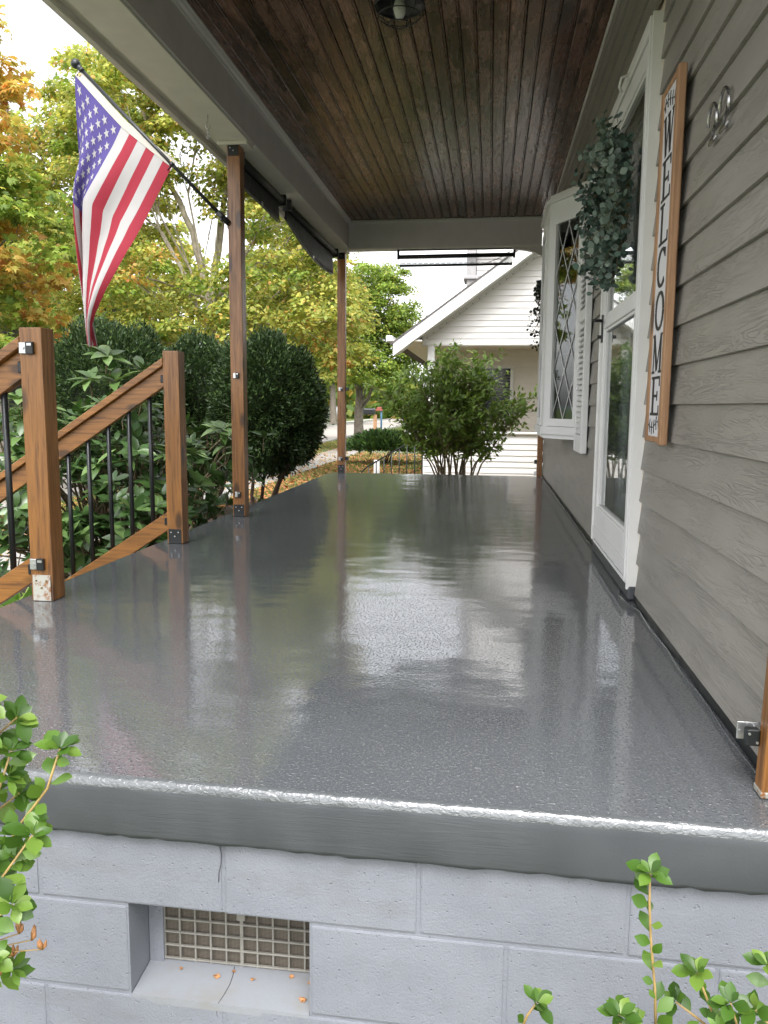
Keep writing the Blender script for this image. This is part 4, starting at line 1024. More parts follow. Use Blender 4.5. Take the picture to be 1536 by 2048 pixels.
# T3: green tree down the street
maple('maple_tree', 'green street tree with a bare lower trunk, right of the far corner post', (-5.85, 35.5, GZ), (-5.8, 35.5, 1.6), .24,
      [((-6.0, 35, 4.3), (1.7, 1.5, 1.6)), ((-4.6, 35, 5.0), (1.3, 1.4, 1.6)), ((-7.0, 35, 3.0), (1.4, 1.3, 1.1)), ((-5.2, 34.8, 2.5), (1.6, 1.3, .9)), ((-3.9, 35, 3.2), (1.1, 1.2, 1.1)), ((-5.6, 35, 6.0), (1.3, 1.4, 1.0)), ((-4.3, 35.2, 6.3), (.9, 1.0, .9)), ((-4.0, 35, 4.4), (.9, 1.0, 1.1)), ((-4.7, 34.6, 2.4), (1.2, 1.0, .8)), ((-3.7, 35, 3.4), (.9, 1.0, 1.0)), ((-6.4, 34.8, 5.2), (1.2, 1.2, 1.2))],
      .10, 125, 1.9, GRN, 8, M['bark'], 'tri', 'autumn maples along the street', .55, colfn=mixcol(.7, .5, 1.9, GRN, YG))
# more street trees across the road
for i, (x, y, s_, lab, pl) in enumerate(((-15.5, 24, 1.25, 'green maple across the street behind the left stair railing', GRN), (-15.0, 34, 1.3, 'yellow green maple across the street, above the rounded yews', YG), (-14.5, 50, 1.5, 'green maple far across the street, left of the far corner post', GRN), (-13.0, 66, 1.5, 'dull green tree at the far bend of the street', GRN))):
    maple('maple_tree', lab, (x, y, GZ), (x, y, 2.4*s_), .2*s_,
          [((x, y, 5.2*s_), (2.0*s_, 1.8*s_, 1.7*s_)), ((x+1.2*s_, y, 4.0*s_), (1.3*s_, 1.3*s_, 1.3*s_)), ((x-1.3*s_, y, 4.0*s_), (1.3*s_, 1.3*s_, 1.3*s_)), ((x+.4, y, 2.6*s_), (2.0*s_, 1.4*s_, .9*s_))],
          .26, 34, .62, pl, 20+i, M['bark'], 'tri', 'maples across the street', .8, colfn=mixcol(.6, i, 1.6, pl, YG))

# yews: dense clipped globes
def yew(label, c, rad, base, n, seed, tint=1.0):
    rs = np.random.RandomState(seed); t = empty('yew_shrub', base, label, 'shrub', 'dark clipped yew shrubs beside the porch')
    c = np.array(c); rad = np.array(rad)
    u = rs.normal(size=(n, 3)); u /= np.linalg.norm(u, axis=1, keepdims=True)
    bump = 1+.10*np.sin(u[:, 0]*9+seed)*np.sin(u[:, 2]*8+1)+.05*np.sin(u[:, 1]*14+u[:, 2]*11)+.05*np.sin(u[:, 0]*27+seed)*np.sin(u[:, 2]*25+u[:, 1]*21)+.04*np.maximum(0, rs.normal(size=n)-.8)
    r = bump*(1-.32*rs.uniform(0, 1, n)**2.2)
    low = u[:, 2] < -.55; r[low] *= .93
    st_ = (np.sin(u[:, 0]*41+seed)*np.sin(u[:, 1]*37)*np.sin(u[:, 2]*43+1) > .72); r[st_] *= 1.0+.09*rs.uniform(0, 1, st_.sum())
    P = c+u*rad*r[:, None]
    D = u*.9+rs.normal(size=(n, 3))*.45+np.array([0, 0, .25]); Nn = rs.normal(size=(n, 3))+np.array([0, 0, .8])
    C = pal(n, [(5, (.022, .042, .014)), (3, (.04, .072, .02)), (.8, (.075, .12, .032))], .25, rs=rs)*tint
    o = scatter('foliage', P, D, Nn, .046*rs.uniform(.5, 1.5, n), 'needle', M['yew'], C, t); o['kind'] = 'stuff'
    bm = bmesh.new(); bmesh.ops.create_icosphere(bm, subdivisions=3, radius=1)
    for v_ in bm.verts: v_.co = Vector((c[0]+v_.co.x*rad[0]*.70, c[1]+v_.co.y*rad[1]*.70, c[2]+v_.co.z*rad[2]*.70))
    child('dark_core', bm_mesh('dark_core', bm, plain('yew_dark_core', (.012, .018, .007), .95)), t)  # solid dark core added as blocker, the yew's inner shade in its colour
    bm = bmesh.new()
    for i in range(9):
        a_ = rs.uniform(0, 2*PI); b0 = Vector(base)+Vector((math.cos(a_)*.12, math.sin(a_)*.12, 0)); e = Vector((c[0]+math.cos(a_)*rad[0]*.6, c[1]+math.sin(a_)*rad[1]*.6, c[2]-rad[2]*.55))
        limb(bm, b0, b0.lerp(e, .5)+Vector((0, 0, .1)), .035, .022, rs, 3, .1, 6)
        q = b0.lerp(e, .5)+Vector((0, 0, .1)); limb(bm, q, e, .02, .008, rs, 4, .15, 5)
    child('stem', bm_mesh('stem', bm, M['bark_dark']), t)
yew('rounded dark yew between the tall flag post and the far post', (-2.85, 10.1, .72), (.72, .75, .90), (-3.02, 10.05, GZ), 76000, 1)
yew('dark yew just left of the tall flag post', (-3.90, 10.6, .70), (.78, .8, .93), (-3.9, 10.6, GZ), 60000, 2)
yew('dark domed yew behind the rhododendron, under the flag', (-4.75, 9.6, .72), (.92, .8, 1.02), (-4.75, 9.6, GZ), 66000, 3, 1.1)

# broad-leaved plants: individual leaves as parts
def leaf_mesh(name, L, W, fold, curl, m, nseg=4, tipw=.5):
    """obovate/elliptic leaf along +X, normal +Z, about 16 triangles"""
    V, F = [], []
    for i in range(nseg+1):
        t = i/nseg; wv = W*(math.sin(PI*(t**tipw if tipw > 0 else t)*.98+.02))*.5 if 0 < i < nseg else .0006
        z = -curl*L*t*t
        V += [(L*t, wv, z+fold*wv), (L*t, 0, z), (L*t, -wv, z+fold*wv)]
    for i in range(nseg):
        a_ = i*3
        F += [(a_, a_+1, a_+4, a_+3), (a_+1, a_+2, a_+5, a_+4)]
    me = bpy.data.meshes.new(name); me.from_pydata(V, [], F); me.materials.append(m); smooth(me); return me
def place_leaf(me, p, d, n, s, parent):
    d = Vector(d).normalized(); n = Vector(n); n = (n-d*n.dot(d))
    n = n.normalized() if n.length > 1e-4 else d.orthogonal().normalized()
    y = n.cross(d); o = bpy.data.objects.new('leaf', me); col.objects.link(o); o.parent = parent
    Mx = Matrix(((d.x*s, y.x*s, n.x*s, p[0]), (d.y*s, y.y*s, n.y*s, p[1]), (d.z*s, y.z*s, n.z*s, p[2]), (0, 0, 0, 1)))
    o.matrix_parent_inverse = Matrix.Translation(-Vector(parent.location)); o.matrix_basis = Mx; return o
def split_leaves(name, leaves, nsingle, me_list, templ, mstuff, parent, palette, rs, key):
    """leaves: list (p,d,n,s). the nsingle nearest/largest become objects, the rest one mesh"""
    leaves.sort(key=key)
    for q in leaves[:nsingle]: place_leaf(me_list[rs.randint(len(me_list))], q[0], q[1], q[2], q[3]/1.0, parent)
    rest = leaves[nsingle:]
    if rest:
        P = np.array([list(q[0]) for q in rest]); D = np.array([list(q[1]) for q in rest]); N2 = np.array([list(q[2]) for q in rest]); S = np.array([q[4] for q in rest])
        o = scatter(name, P, D, N2, S, templ, mstuff, pal(len(rest), palette, .2, rs=rs), parent); o['kind'] = 'stuff'
# rhododendron
rs = np.random.RandomState(31); prs = random.Random(31)
rh = empty('rhododendron', (-2.9, 6.0, GZ), 'large leathery leaved rhododendron behind the second stair railing', 'shrub')
lm = [leaf_mesh('rhodo_leaf', 1, .40, .25, c_, M['rhodo1'], 5, .8) for c_ in (.12, .25, .4)]
tips = []
for (cx, cy, cz, rx, ry, rz, n) in ((-2.75, 5.7, -.05, .85, .75, .62, 130), (-3.4, 5.5, .1, .7, .7, .62, 70), (-2.5, 6.6, .1, .6, .7, .55, 70), (-3.2, 5.2, -.35, .8, .4, .45, 45), (-2.55, 5.1, -.3, .55, .35, .45, 40), (-2.95, 6.0, .55, .42, .4, .30, 26)):
    for _ in range(n):
        u = rs.normal(size=3); u /= np.linalg.norm(u); u[2] = abs(u[2]) if prs.random() < .6 else u[2]
        p = np.array((cx, cy, cz))+u*np.array((rx, ry, rz))*rs.uniform(.72, 1.0)
        if p[0] > -1.93: p[0] = -1.93-rs.uniform(0, .2)
        if p[1] < 4.5 or p[2] < GZ+.1: continue
        tips.append((p, u))
for (x, y, z) in ((-2.86, 5.8, 1.02), (-2.62, 5.85, .93), (-2.52, 6.1, .88), (-3.25, 5.3, .74), (-3.15, 5.4, .68), (-2.08, 6.4, .72), (-1.98, 6.9, .50), (-2.0, 5.9, .45), (-2.02, 6.3, .2)):
    tips.append((np.array((x, y, z)), np.array((0, -.1, 1.))))
special = [(np.array(q), np.array((dx, -.25, 1.))) for q, dx in (((-2.70, 5.45, 1.10), 0), ((-2.52, 5.6, 1.02), .25), ((-2.86, 5.5, .95), -.2), ((-2.62, 5.4, .93), .1), ((-3.22, 5.2, .80), -.1), ((-3.05, 5.2, .72), .1), ((-2.02, 5.9, .58), .3), ((-2.10, 5.2, .45), .3))]
tips += special
leaves = []; bm = bmesh.new()
for p, u in tips:
    ax = Vector(u*.6+np.array((0, 0, .75))+rs.normal(size=3)*.15).normalized(); nl = rs.randint(7, 11); L0 = rs.uniform(.115, .165); big_ = any(p is q[0] for q in special); L0 = .20 if big_ else L0; nl = 11 if big_ else nl
    A1 = ax.orthogonal().normalized(); A2 = ax.cross(A1); ph = rs.uniform(0, 6)
    for i in range(nl):
        t = ph+2*PI*i/nl+rs.normal()*.15; el = rs.uniform(.0, .85)
        d = (A1*math.cos(t)+A2*math.sin(t))*math.cos(el)+ax*math.sin(el)+Vector((0, 0, -.18))
        s_ = L0*rs.uniform(.75, 1.1); leaves.append((Vector(p)+ax*rs.uniform(-.02, .01), d, ax+Vector(rs.normal(size=3)*.15), s_, s_))
    base = Vector((-2.9+rs.normal()*.15, 6.0+rs.normal()*.15, GZ)); 
    limb(bm, Vector(p)-ax*.14, Vector(p), .0055, .0045, rs, 2, .03, 5)
    if rs.rand() < .35: limb(bm, base, Vector(p)-ax*.12, .016, .006, rs, 5, .12, 5)
child('stem', bm_mesh('stem', bm, M['stem']), rh)
split_leaves('foliage', leaves, 300, lm, 'ell', M['rhodo'], rh, [(4, (.035, .075, .02)), (3, (.055, .11, .03)), (1, (.10, .17, .05))], rs, key=lambda q: (q[0].y-(1.0 if q[0].z > .35 else 0)-(3 if q[3] > .15 else 0)))

# shrub at the far end of the porch
rs = np.random.RandomState(41)
fb = empty('green_shrub', (-.42, 10.6, GZ), 'bright green leafy shrub with bare forked stems at the far end of the porch', 'shrub')
lm = [leaf_mesh('shrub_leaf', 1, .36, .2, c_, M['bush1'], 4, .8) for c_ in (.1, .3)]
leaves = []; bm = bmesh.new()
stems = []
for i in range(30):
    a_ = rs.uniform(0, 2*PI); rr = rs.uniform(.1, 1)**.6
    tx = -.45+math.cos(a_)*rr*.93; ty = 10.6+math.sin(a_)*rr*.6; tz = 1.12-.55*rr*rr+rs.uniform(-.2, .25)+(.12 if tx < -.6 else 0)
    b0 = Vector((-.42+rs.normal()*.09, 10.6+rs.normal()*.08, GZ)); mid = Vector((b0.x*.65+tx*.35, b0.y*.65+ty*.35, -.1+rs.uniform(0, .2)))
    limb(bm, b0, mid, .015, .011, rs, 3, .05, 6); pts = limb(bm, mid, (tx, ty, tz), .010, .004, rs, 6, .08, 5)
    stems.append(pts)
    for q in pts[1:]:
        for _ in range(rs.randint(3, 6)):
            e = q+Vector((rs.normal()*.17, rs.normal()*.15, rs.uniform(.02, .26))); limb(bm, q, e, .004, .002, rs, 2, .05, 4)
            stems.append([q.lerp(e, .3), q.lerp(e, .6), q.lerp(e, .8), e])
for pts in stems:
    ax = (pts[-1]-pts[0]).normalized()
    for q in pts[1:]:
        for _ in range(rs.randint(4, 7)):
            t = rs.uniform(0, 2*PI); A1 = ax.orthogonal().normalized(); A2 = ax.cross(A1)
            d = (A1*math.cos(t)+A2*math.sin(t))+ax*rs.uniform(.2, 1.1); s_ = rs.uniform(.055, .10)
            leaves.append((q+Vector(rs.normal(size=3)*.03), d, Vector((0, -.2, 1))+Vector(rs.normal(size=3)*.4), s_, s_))
child('stem', bm_mesh('stem', bm, M['stem']), fb)
leaves = [q for q in leaves if q[0].z > -.2 or rs.rand() < .5]
split_leaves('foliage', leaves, 300, lm, 'ell', M['bushl'], fb, [(4, (.12, .19, .035)), (3, (.16, .25, .045)), (1, (.22, .31, .06))], rs, key=lambda q: q[0].y)

# wreath on the door
rs = np.random.RandomState(51)
wr = empty('wreath', (.52, 3.76, 1.66), 'round grey green eucalyptus wreath hanging on the storm door', 'wreath')
lm = [leaf_mesh('eucalyptus_leaf', 1, .85, .08, c_, M['euc1'], 4, 1.0) for c_ in (.05, .15)]
leaves = []; bm = bmesh.new(); R0 = .235; WC = Vector((.522, 3.70, 1.64))
ringp = [WC+Vector((.0, R0*math.cos(t), R0*math.sin(t))) for t in np.linspace(0, 2*PI, 25)]; add_tube(bm, ringp, .014, 6, False)
for i in range(185):
    t = rs.uniform(0, 2*PI); b0 = WC+Vector((rs.normal()*.015, R0*math.cos(t), R0*math.sin(t)))
    tang = Vector((0, -math.sin(t), math.cos(t))); out = Vector((0, math.cos(t), math.sin(t)))
    d = (tang*rs.uniform(.1, .9)+out*rs.uniform(-.5, .9)+Vector((-rs.uniform(.0, 1.0), 0, 0))+Vector((0, 0, -.25))).normalized()
    L = rs.uniform(.07, .17) if i % 4 else rs.uniform(.12, .19); e = b0+d*L
    if e.x > .55: e.x = .55
    limb(bm, b0, e, .0022, .0012, rs, 3, .06, 4)
    nn = rs.randint(4, 8)
    for j in range(nn):
        q = b0.lerp(e, (j+1)/nn)
        for sgn in (1, -1):
            A1 = d.orthogonal().normalized(); A2 = d.cross(A1); tt = rs.uniform(0, 6)
            dd_ = (A1*math.cos(tt)+A2*math.sin(tt))*sgn+d*.35; s_ = rs.uniform(.022, .038)
            if (q+dd_*s_).x > .553: continue
            leaves.append((q, dd_, Vector(rs.normal(size=3))+Vector((-.6, -.5, .3)), s_, s_))
child('twig', bm_mesh('twig', bm, M['stem']), wr)
split_leaves('foliage', leaves, 300, lm, 'round', M['euc'], wr, [(3, (.07, .11, .09)), (3, (.12, .175, .145)), (1, (.2, .27, .23))], rs, key=lambda q: q[0].x+.3*q[0].y)
# hanging trailing plant seen past the bay
rs = np.random.RandomState(55)
hb = empty('hanging_plant', (.47, 8.1, 1.9), 'dark trailing plant hanging just beyond the bay window', 'plant')
bm = bmesh.new(); LP, LD, LN, LS = [], [], [], []
for i in range(14):
    b0 = Vector((.47+rs.normal()*.03, 8.1+rs.normal()*.06, 1.92)); e = Vector((.42+rs.uniform(-.09, .06), 8.1+rs.normal()*.12, 1.92-rs.uniform(.05, .62)))
    pts = limb(bm, b0, e, .003, .0015, rs, 5, .12, 4)
    for q in pts:
        for _ in range(3): LP.append(q+Vector(rs.normal(size=3)*.012)); LD.append(rs.normal(size=3)+np.array((0, 0, -.4))); LN.append(rs.normal(size=3)); LS.append(rs.uniform(.02, .045))
limb(bm, (.49, 8.1, 1.92), (.49, 8.1, 2.78), .004, .004, rs, 2, .0, 5)
child('stem', bm_mesh('stem', bm, M['bark_dark']), hb)
o = scatter('foliage', np.array(LP), np.array(LD), np.array(LN), np.array(LS), 'round', M['yew'], pal(len(LP), [(1, (.02, .035, .02))], rs=rs), hb); o['kind'] = 'stuff'
bm = bmesh.new(); add_lathe(bm, [(.001, 1.90), (.06, 1.905), (.085, 1.98), (.08, 1.98), (.05, 1.92)], (.49, 8.1, 0), 16); child('pot', bm_mesh('pot', bm, M['black']), hb)

# azaleas in the foreground
aml = [leaf_mesh('azalea_leaf', 1, .60, .22, c_, M['aza1'], 5, 1.25) for c_ in (.05, .18, .32)]
def sprig_branch(bm, parent, pts, whorl=7, ls=.03, rs=None, node=.018, side=True, r=.0019):
    pts = [Vector(p) for p in pts]; add_tube(bm, pts, [r*1.3]+[r]*(len(pts)-2)+[r*.7], 6)
    out = []
    # distribute nodes
    L = 0
    for a_, b_ in zip(pts, pts[1:]):
        seg = (b_-a_); n = max(1, int(seg.length/node)); ax = seg.normalized(); A1 = ax.orthogonal().normalized(); A2 = ax.cross(A1)
        if side:
            for i in range(n):
                t = rs.uniform(0, 2*PI); el = rs.uniform(.35, .9); p = a_.lerp(b_, (i+.5)/n)
                d = (A1*math.cos(t)+A2*math.sin(t))*math.cos(el)+ax*math.sin(el); s_ = ls*rs.uniform(.55, 1.0)
                out.append((p+d*.002, d, ax*.45+Vector((0, -.8, .35))+Vector(rs.normal(size=3)*.25), s_, s_))
    ax = (pts[-1]-pts[-2]).normalized(); A1 = ax.orthogonal().normalized(); A2 = ax.cross(A1)
    for i in range(whorl):
        t = 2*PI*i/whorl*1.0+rs.uniform(-.3, .3); el = (.25 if i % 2 else .85)+rs.uniform(-.15, .2)
        d = (A1*math.cos(t)+A2*math.sin(t))*math.cos(el)+ax*math.sin(el); s_ = ls*rs.uniform(.65, 1.05)*(1 if i % 2 else .8)
        out.append((pts[-1]+d*.002, d, ax*.8+Vector((0, -.5, .2))+Vector(rs.normal(size=3)*.12)-(A1*math.cos(t)+A2*math.sin(t))*.5, s_, s_))
    return out
rs = np.random.RandomState(61)
az = empty('azalea', (-.74, 1.0, GZ), 'azalea with light green leaves and brown seed heads at the left edge', 'shrub', 'foreground azaleas')
bm = bmesh.new(); leaves = []
def mm(x, z, y=.95): return (x, y, z)
Lb = [[(-.70, .95, .05), (-.62, .94, .20), (-.572, .94, .262), (-.552, .94, .318)],
      [(-.72, .96, .10), (-.66, .95, .22), (-.628, .95, .305)], [(-.74, .93, .15), (-.68, .93, .27), (-.655, .93, .335)],
      [(-.72, .92, .0), (-.64, .92, .13), (-.585, .92, .205)], [(-.74, .90, -.02), (-.66, .90, .07), (-.605, .90, .118)], [(-.76, .97, .18), (-.68, .97, .30), (-.63, .97, .345)],
      [(-.74, .88, -.08), (-.67, .88, .0), (-.625, .88, .055)], [(-.75, .93, .05), (-.69, .92, .12), (-.65, .92, .17)], [(-.76, .99, .1), (-.70, .99, .18), (-.645, .99, .225)],
      [(-.76, .95, .25), (-.72, .95, .36), (-.672, .95, .42)], [(-.78, .95, .25), (-.71, .94, .30), (-.655, .94, .375)], [(-.76, .91, -.1), (-.71, .91, -.02), (-.665, .91, .02)], [(-.72, .93, -.06), (-.67, .93, -.02), (-.632, .93, .0)], [(-.75, .94, .1), (-.68, .94, .15), (-.62, .94, .165)]]
Lb += [[(-.78, .95, .30), (-.72, .94, .33), (-.665, .94, .345)], [(-.77, .92, .0), (-.70, .92, .05), (-.655, .92, .085)], [(-.75, .96, .2), (-.69, .96, .24), (-.64, .96, .265)], [(-.76, .9, .05), (-.71, .9, .08), (-.668, .9, .12)]]
for q in Lb: leaves += sprig_branch(bm, az, q, 10, .036, rs, .0115)
for q in Lb: limb(bm, (-.80+rs.normal()*.03, 1.0, GZ), q[0], .006, .0025, rs, 5, .05, 5)
# seed heads on thin stalks
bmb = bmesh.new()
for (x, z) in ((-.618, .055), (-.600, .047), (-.628, .020), (-.655, .045), (-.645, -.01), (-.66, .075), (-.585, .035)):
    b0 = Vector((-.72, .93, -.02)); e = Vector((x, .93, z)); add_tube(bm, [b0, b0.lerp(e, .6)+Vector((0, 0, .012)), e], .0009, 5)
    for j in range(4):
        dv = Vector(rs.normal(size=3)).normalized()*.004+Vector((0, 0, .004)); add_tube(bmb, [e, e+dv+Vector((0, 0, .003)), e+dv*1.6+Vector((0, 0, .009))], [.0015, .0032, .0008], 6)
child('seed_head', bm_mesh('seed_head', bmb, M['bud']), az)
child('stem', bm_mesh('stem', bm, M['stem_y']), az)
for q in leaves[:300]: place_leaf(aml[rs.randint(3)], q[0], q[1], q[2], q[3], az)
if len(leaves) > 300:
    rest = leaves[300:]
    o = scatter('foliage', np.array([list(q[0]) for q in rest]), np.array([list(q[1]) for q in rest]), np.array([list(q[2]) for q in rest]), np.array([q[4] for q in rest]), 'ell', M['bushl'], pal(len(rest), [(1, (.065, .145, .02)), (1, (.12, .22, .032))], rs=rs), az); o['kind'] = 'stuff'

rs = np.random.RandomState(63)
az2 = empty('azalea', (.40, 1.1, GZ), 'azalea with one tall upright shoot at the lower right, before the block wall', 'shrub', 'foreground azaleas')
bm = bmesh.new(); leaves = []
tall = [(.275, 1.15, -.20), (.268, 1.15, -.10), (.258, 1.15, -.02), (.253, 1.15, .04), (.252, 1.15, .085)]
leaves += sprig_branch(bm, az2, tall, 9, .036, rs, .0145)
for (x, z, y, ln) in ((.093, -.145, 1.15, .05), (.215, -.135, 1.13, .06), (.195, -.175, 1.10, .05), (.232, -.165, 1.16, .05), (.255, -.150, 1.08, .06), (.285, -.165, 1.12, .05), (.305, -.135, 1.17, .05), (.330, -.075, 1.16, .10), (.315, -.180, 1.08, .05),
                      (.375, -.105, 1.14, .07), (.392, -.140, 1.10, .06), (.415, -.120, 1.15, .06), (.435, -.060, 1.17, .09), (.43, -.165, 1.08, .05), (.35, -.175, 1.1, .05), (.27, -.195, 1.06, .05), (.22, -.2, 1.08, .05), (.46, -.15, 1.12, .06), (.39, -.195, 1.05, .05), (.335, -.205, 1.05, .05), (.18, -.215, 1.1, .04), (.30, -.215, 1.04, .05), (.49, -.10, 1.15, .06), (.25, -.175, 1.12, .05), (.36, -.145, 1.13, .05), (.41, -.18, 1.06, .05), (.45, -.115, 1.1, .06), (.29, -.19, 1.1, .05), (.475, -.14, 1.07, .05)):
    dx = rs.normal()*.012; q = [(x-dx*2+.004, y, z-ln), (x-dx, y, z-ln*.45), (x, y, z)]
    leaves += sprig_branch(bm, az2, q, 9, .036, rs, .015)
    limb(bm, (.40+rs.normal()*.04, 1.1, GZ), q[0], .004, .002, rs, 4, .05, 5)
limb(bm, (.38, 1.1, GZ), tall[0], .005, .003, rs, 4, .03, 6)
child('stem', bm_mesh('stem', bm, M['stem_y']), az2)
for q in leaves[:300]: place_leaf(aml[rs.randint(3)], q[0], q[1], q[2], q[3], az2)
if len(leaves) > 300:
    rest = leaves[300:]
    o = scatter('foliage', np.array([list(q[0]) for q in rest]), np.array([list(q[1]) for q in rest]), np.array([list(q[2]) for q in rest]), np.array([q[4] for q in rest]), 'ell', M['bushl'], pal(len(rest), [(1, (.065, .145, .02)), (1, (.12, .22, .032))], rs=rs), az2); o['kind'] = 'stuff'

# juniper, low shrubs, hedge by the street
def tuft(name, label, c, rad, n, size, palette, seed, group=None, cat='shrub', up=.5, templ='needle'):
    rs = np.random.RandomState(seed); t = empty(name, (c[0], c[1], GZ), label, cat, group)
    u = rs.normal(size=(n, 3)); u /= np.linalg.norm(u, axis=1, keepdims=True); u[:, 2] = np.abs(u[:, 2])*.9-.15
    P = np.array(c)+u*np.array(rad)*rs.uniform(.55, 1.05, (n, 1)); D = u+np.array([0, 0, up])+rs.normal(size=(n, 3))*.35
    o = scatter('foliage', P, D, rs.normal(size=(n, 3))+np.array([0, 0, 1.]), size*rs.uniform(.6, 1.3, n), templ, M['yew'], pal(n, palette, .25, rs=rs), t); o['kind'] = 'stuff'
    bm = bmesh.new()
    for i in range(4): limb(bm, (c[0]+rs.normal()*.05, c[1]+rs.normal()*.05, GZ), (c[0]+rs.normal()*rad[0]*.3, c[1], c[2]+rad[2]*.3), .02, .008, rs, 3, .1, 5)
    child('stem', bm_mesh('stem', bm, M['bark_dark']), t)
tuft('juniper_shrub', 'spreading green juniper beside the black iron railing', (-2.85, 21.5, -.35), (.95, .8, .50), 9000, .16, [(3, (.05, .10, .03)), (2, (.09, .16, .04)), (1, (.03, .055, .02))], 71)
tuft('hedge', 'green hedge across the lawn behind the near stair railing', (-11.9, 22, .1), (2.6, 1.0, .95), 14000, .13, [(3, (.05, .09, .025)), (2, (.09, .15, .035))], 72, None, 'hedge', .3, 'ell')
tuft('fern_plant', 'light green ferny plant at the foot of the near stair railing', (-2.55, 3.9, -.60), (.5, .35, .32), 260, .16, [(3, (.16, .30, .05)), (2, (.26, .38, .09))], 73, None, 'plant', .6, 'ell')
tuft('low_plant', 'small pale green plant between the rhododendron and the tall post', (-2.05, 5.15, -.40), (.16, .3, .42), 900, .035, [(3, (.14, .20, .035)), (2, (.26, .28, .05))], 74, None, 'plant', .6, 'ell')

# lawn grass and fallen leaves
rs = np.random.RandomState(81)
n = 26000; X = rs.uniform(-4.3, 3, n); Y = 9.3+rs.uniform(0, 1, n)**1.2*17; k2 = rs.uniform(0, 1, n) < (.35+.65*(np.sin(X*1.3)+np.sin(Y*.8) > -.6))
X, Y = X[k2], Y[k2]; n = len(X); P = np.stack([X, Y, GZ+.006+rs.uniform(0, .03, n)], 1)
o = scatter('fallen_leaves', P, rs.normal(size=(n, 3))*np.array([1, 1, .2]), np.array([0, 0, 1.])+rs.normal(size=(n, 3))*.3, .085*rs.uniform(.6, 1.2, n), 'tri', M['litter'], pal(n, [(4, (.42, .17, .07)), (3, (.48, .22, .09)), (2, (.30, .14, .07)), (1, (.42, .28, .10))], .25, rs=rs)); o['kind'] = 'stuff'; o['label'] = 'orange and brown fallen leaves spread over the lawn'; o['category'] = 'leaves'
n = 3500; X = rs.uniform(-7, -3.9, n); Y = rs.uniform(5, 34, n); P = np.stack([X, Y, GZ+.03+rs.uniform(0, .02, n)], 1)
o = scatter('fallen_leaves', P, rs.normal(size=(n, 3))*np.array([1, 1, .2]), np.array([0, 0, 1.])+rs.normal(size=(n, 3))*.3, .075*rs.uniform(.6, 1.2, n), 'tri', M['litter'], pal(n, [(4, (.42, .20, .07)), (3, (.46, .26, .09)), (2, (.32, .24, .09))], .25, rs=rs)); o['kind'] = 'stuff'; o['label'] = 'yellow brown fallen leaves along the sidewalk'; o['category'] = 'leaves'
n = 45000; X = np.concatenate([rs.uniform(-4.3, 0, n//2), rs.uniform(-6.8, -5.5, n//4), rs.uniform(-13, -11.8, n-n//2-n//4)]); Y = 3+rs.uniform(0, 1, n)**.8*33
ok = ~((X > -1.9) & (Y < 9.3)); X, Y = X[ok], Y[ok]; n = len(X); P = np.stack([X, Y, np.full(n, GZ)], 1)
o = scatter('grass', P, rs.normal(size=(n, 3))*.35+np.array([0, 0, 1.]), rs.normal(size=(n, 3)), .07*rs.uniform(.5, 1.3, n), 'needle', M['yew'], pal(n, [(3, (.12, .17, .04)), (2, (.20, .23, .06)), (1, (.28, .25, .09))], .2, rs=rs)); o['kind'] = 'stuff'; o['label'] = 'short green and straw coloured lawn grass'; o['category'] = 'grass'

# ------------------------------------------------------------------ neighbour's white house
nb = empty('white_house', (2, 16, GZ), 'white vinyl sided neighbour house with a steep gable and a screened front porch', 'house')
NY = 14.0; NX0 = -1.17
def nrake(x): return 1.92+(x+1.17)*.727       # underside of the rake at x
NW = 5.6; apex = NX0+NW/2+1.3
def lapn(x0, x1, z0, z1, m=M['nsiding'], y=NY, par=None):
    bm = bmesh.new()
    add_prism(bm, [(x0, y-.013, z0), (x0, y-.015, z0+.004), (x0, y-.002, z1), (x0, y+.004, z1), (x0, y+.004, z0)], (x1-x0, 0, 0)); fix(bm)
    return child('siding_board', bm_mesh('siding_board', bm, m), par)
gw = child('gable_wall', bpy.data.meshes.new('g'), nb)
bm = bmesh.new(); xe = 7.0; 
add_prism(bm, [(NX0, NY, 1.80), (xe, NY, 1.80), (xe, NY, 2.0), (2.9, NY, nrake(2.9)), (NX0, NY, 2.0)], (0, .12, 0)); fix(bm); gw.data = bm_mesh('gable_wall', bm, M['nsiding'])
z = 1.815
while z < 4.8:
    xl = NX0+max(0, (z-1.93)/.727); xr = min(xe, 2.9+max(0, (4.88-z)/.727))
    if xr-xl < .2: break
    lapn(xl+.03, xr, z, z+.1025, par=gw); z += .1016
box('corner_board', NX0-.03, NX0+.05, NY-.03, NY+.1, 1.80, 2.0, M['vinyl'], nb, .004)
# porch opening: recessed beige wall, half wall, column, window
rw = child('recessed_wall', bpy.data.meshes.new('g'), nb); bm = bmesh.new(); add_box(bm, NX0+.1, xe, NY+1.8, NY+1.9, -.8, 1.9); rw.data = bm_mesh('recessed_wall', bm, M['nbeige'])
z = .2
while z < 1.86: lapn(NX0+.1, 4.5, z, z+.1025, M['nbeige'], NY+1.8, rw); z += .1016
hw_ = child('half_wall', bpy.data.meshes.new('g'), nb); bm = bmesh.new(); add_box(bm, NX0, xe, NY+.005, NY+.12, -.8, .30); hw_.data = bm_mesh('half_wall', bm, M['nsiding'])
z = -.78
while z < .22: lapn(NX0+.02, 4.5, z, z+.1025, par=hw_); z += .1016
box('half_wall_cap', NX0-.02, xe, NY-.05, NY+.16, .302, .34, M['vinyl'], nb, .005)
box('column', -1.10, -.98, NY, NY+.12, .341, 1.797, M['vinyl'], nb, .004)
box('column', 3.2, 3.32, NY, NY+.12, .341, 1.797, M['vinyl'], nb, .004)
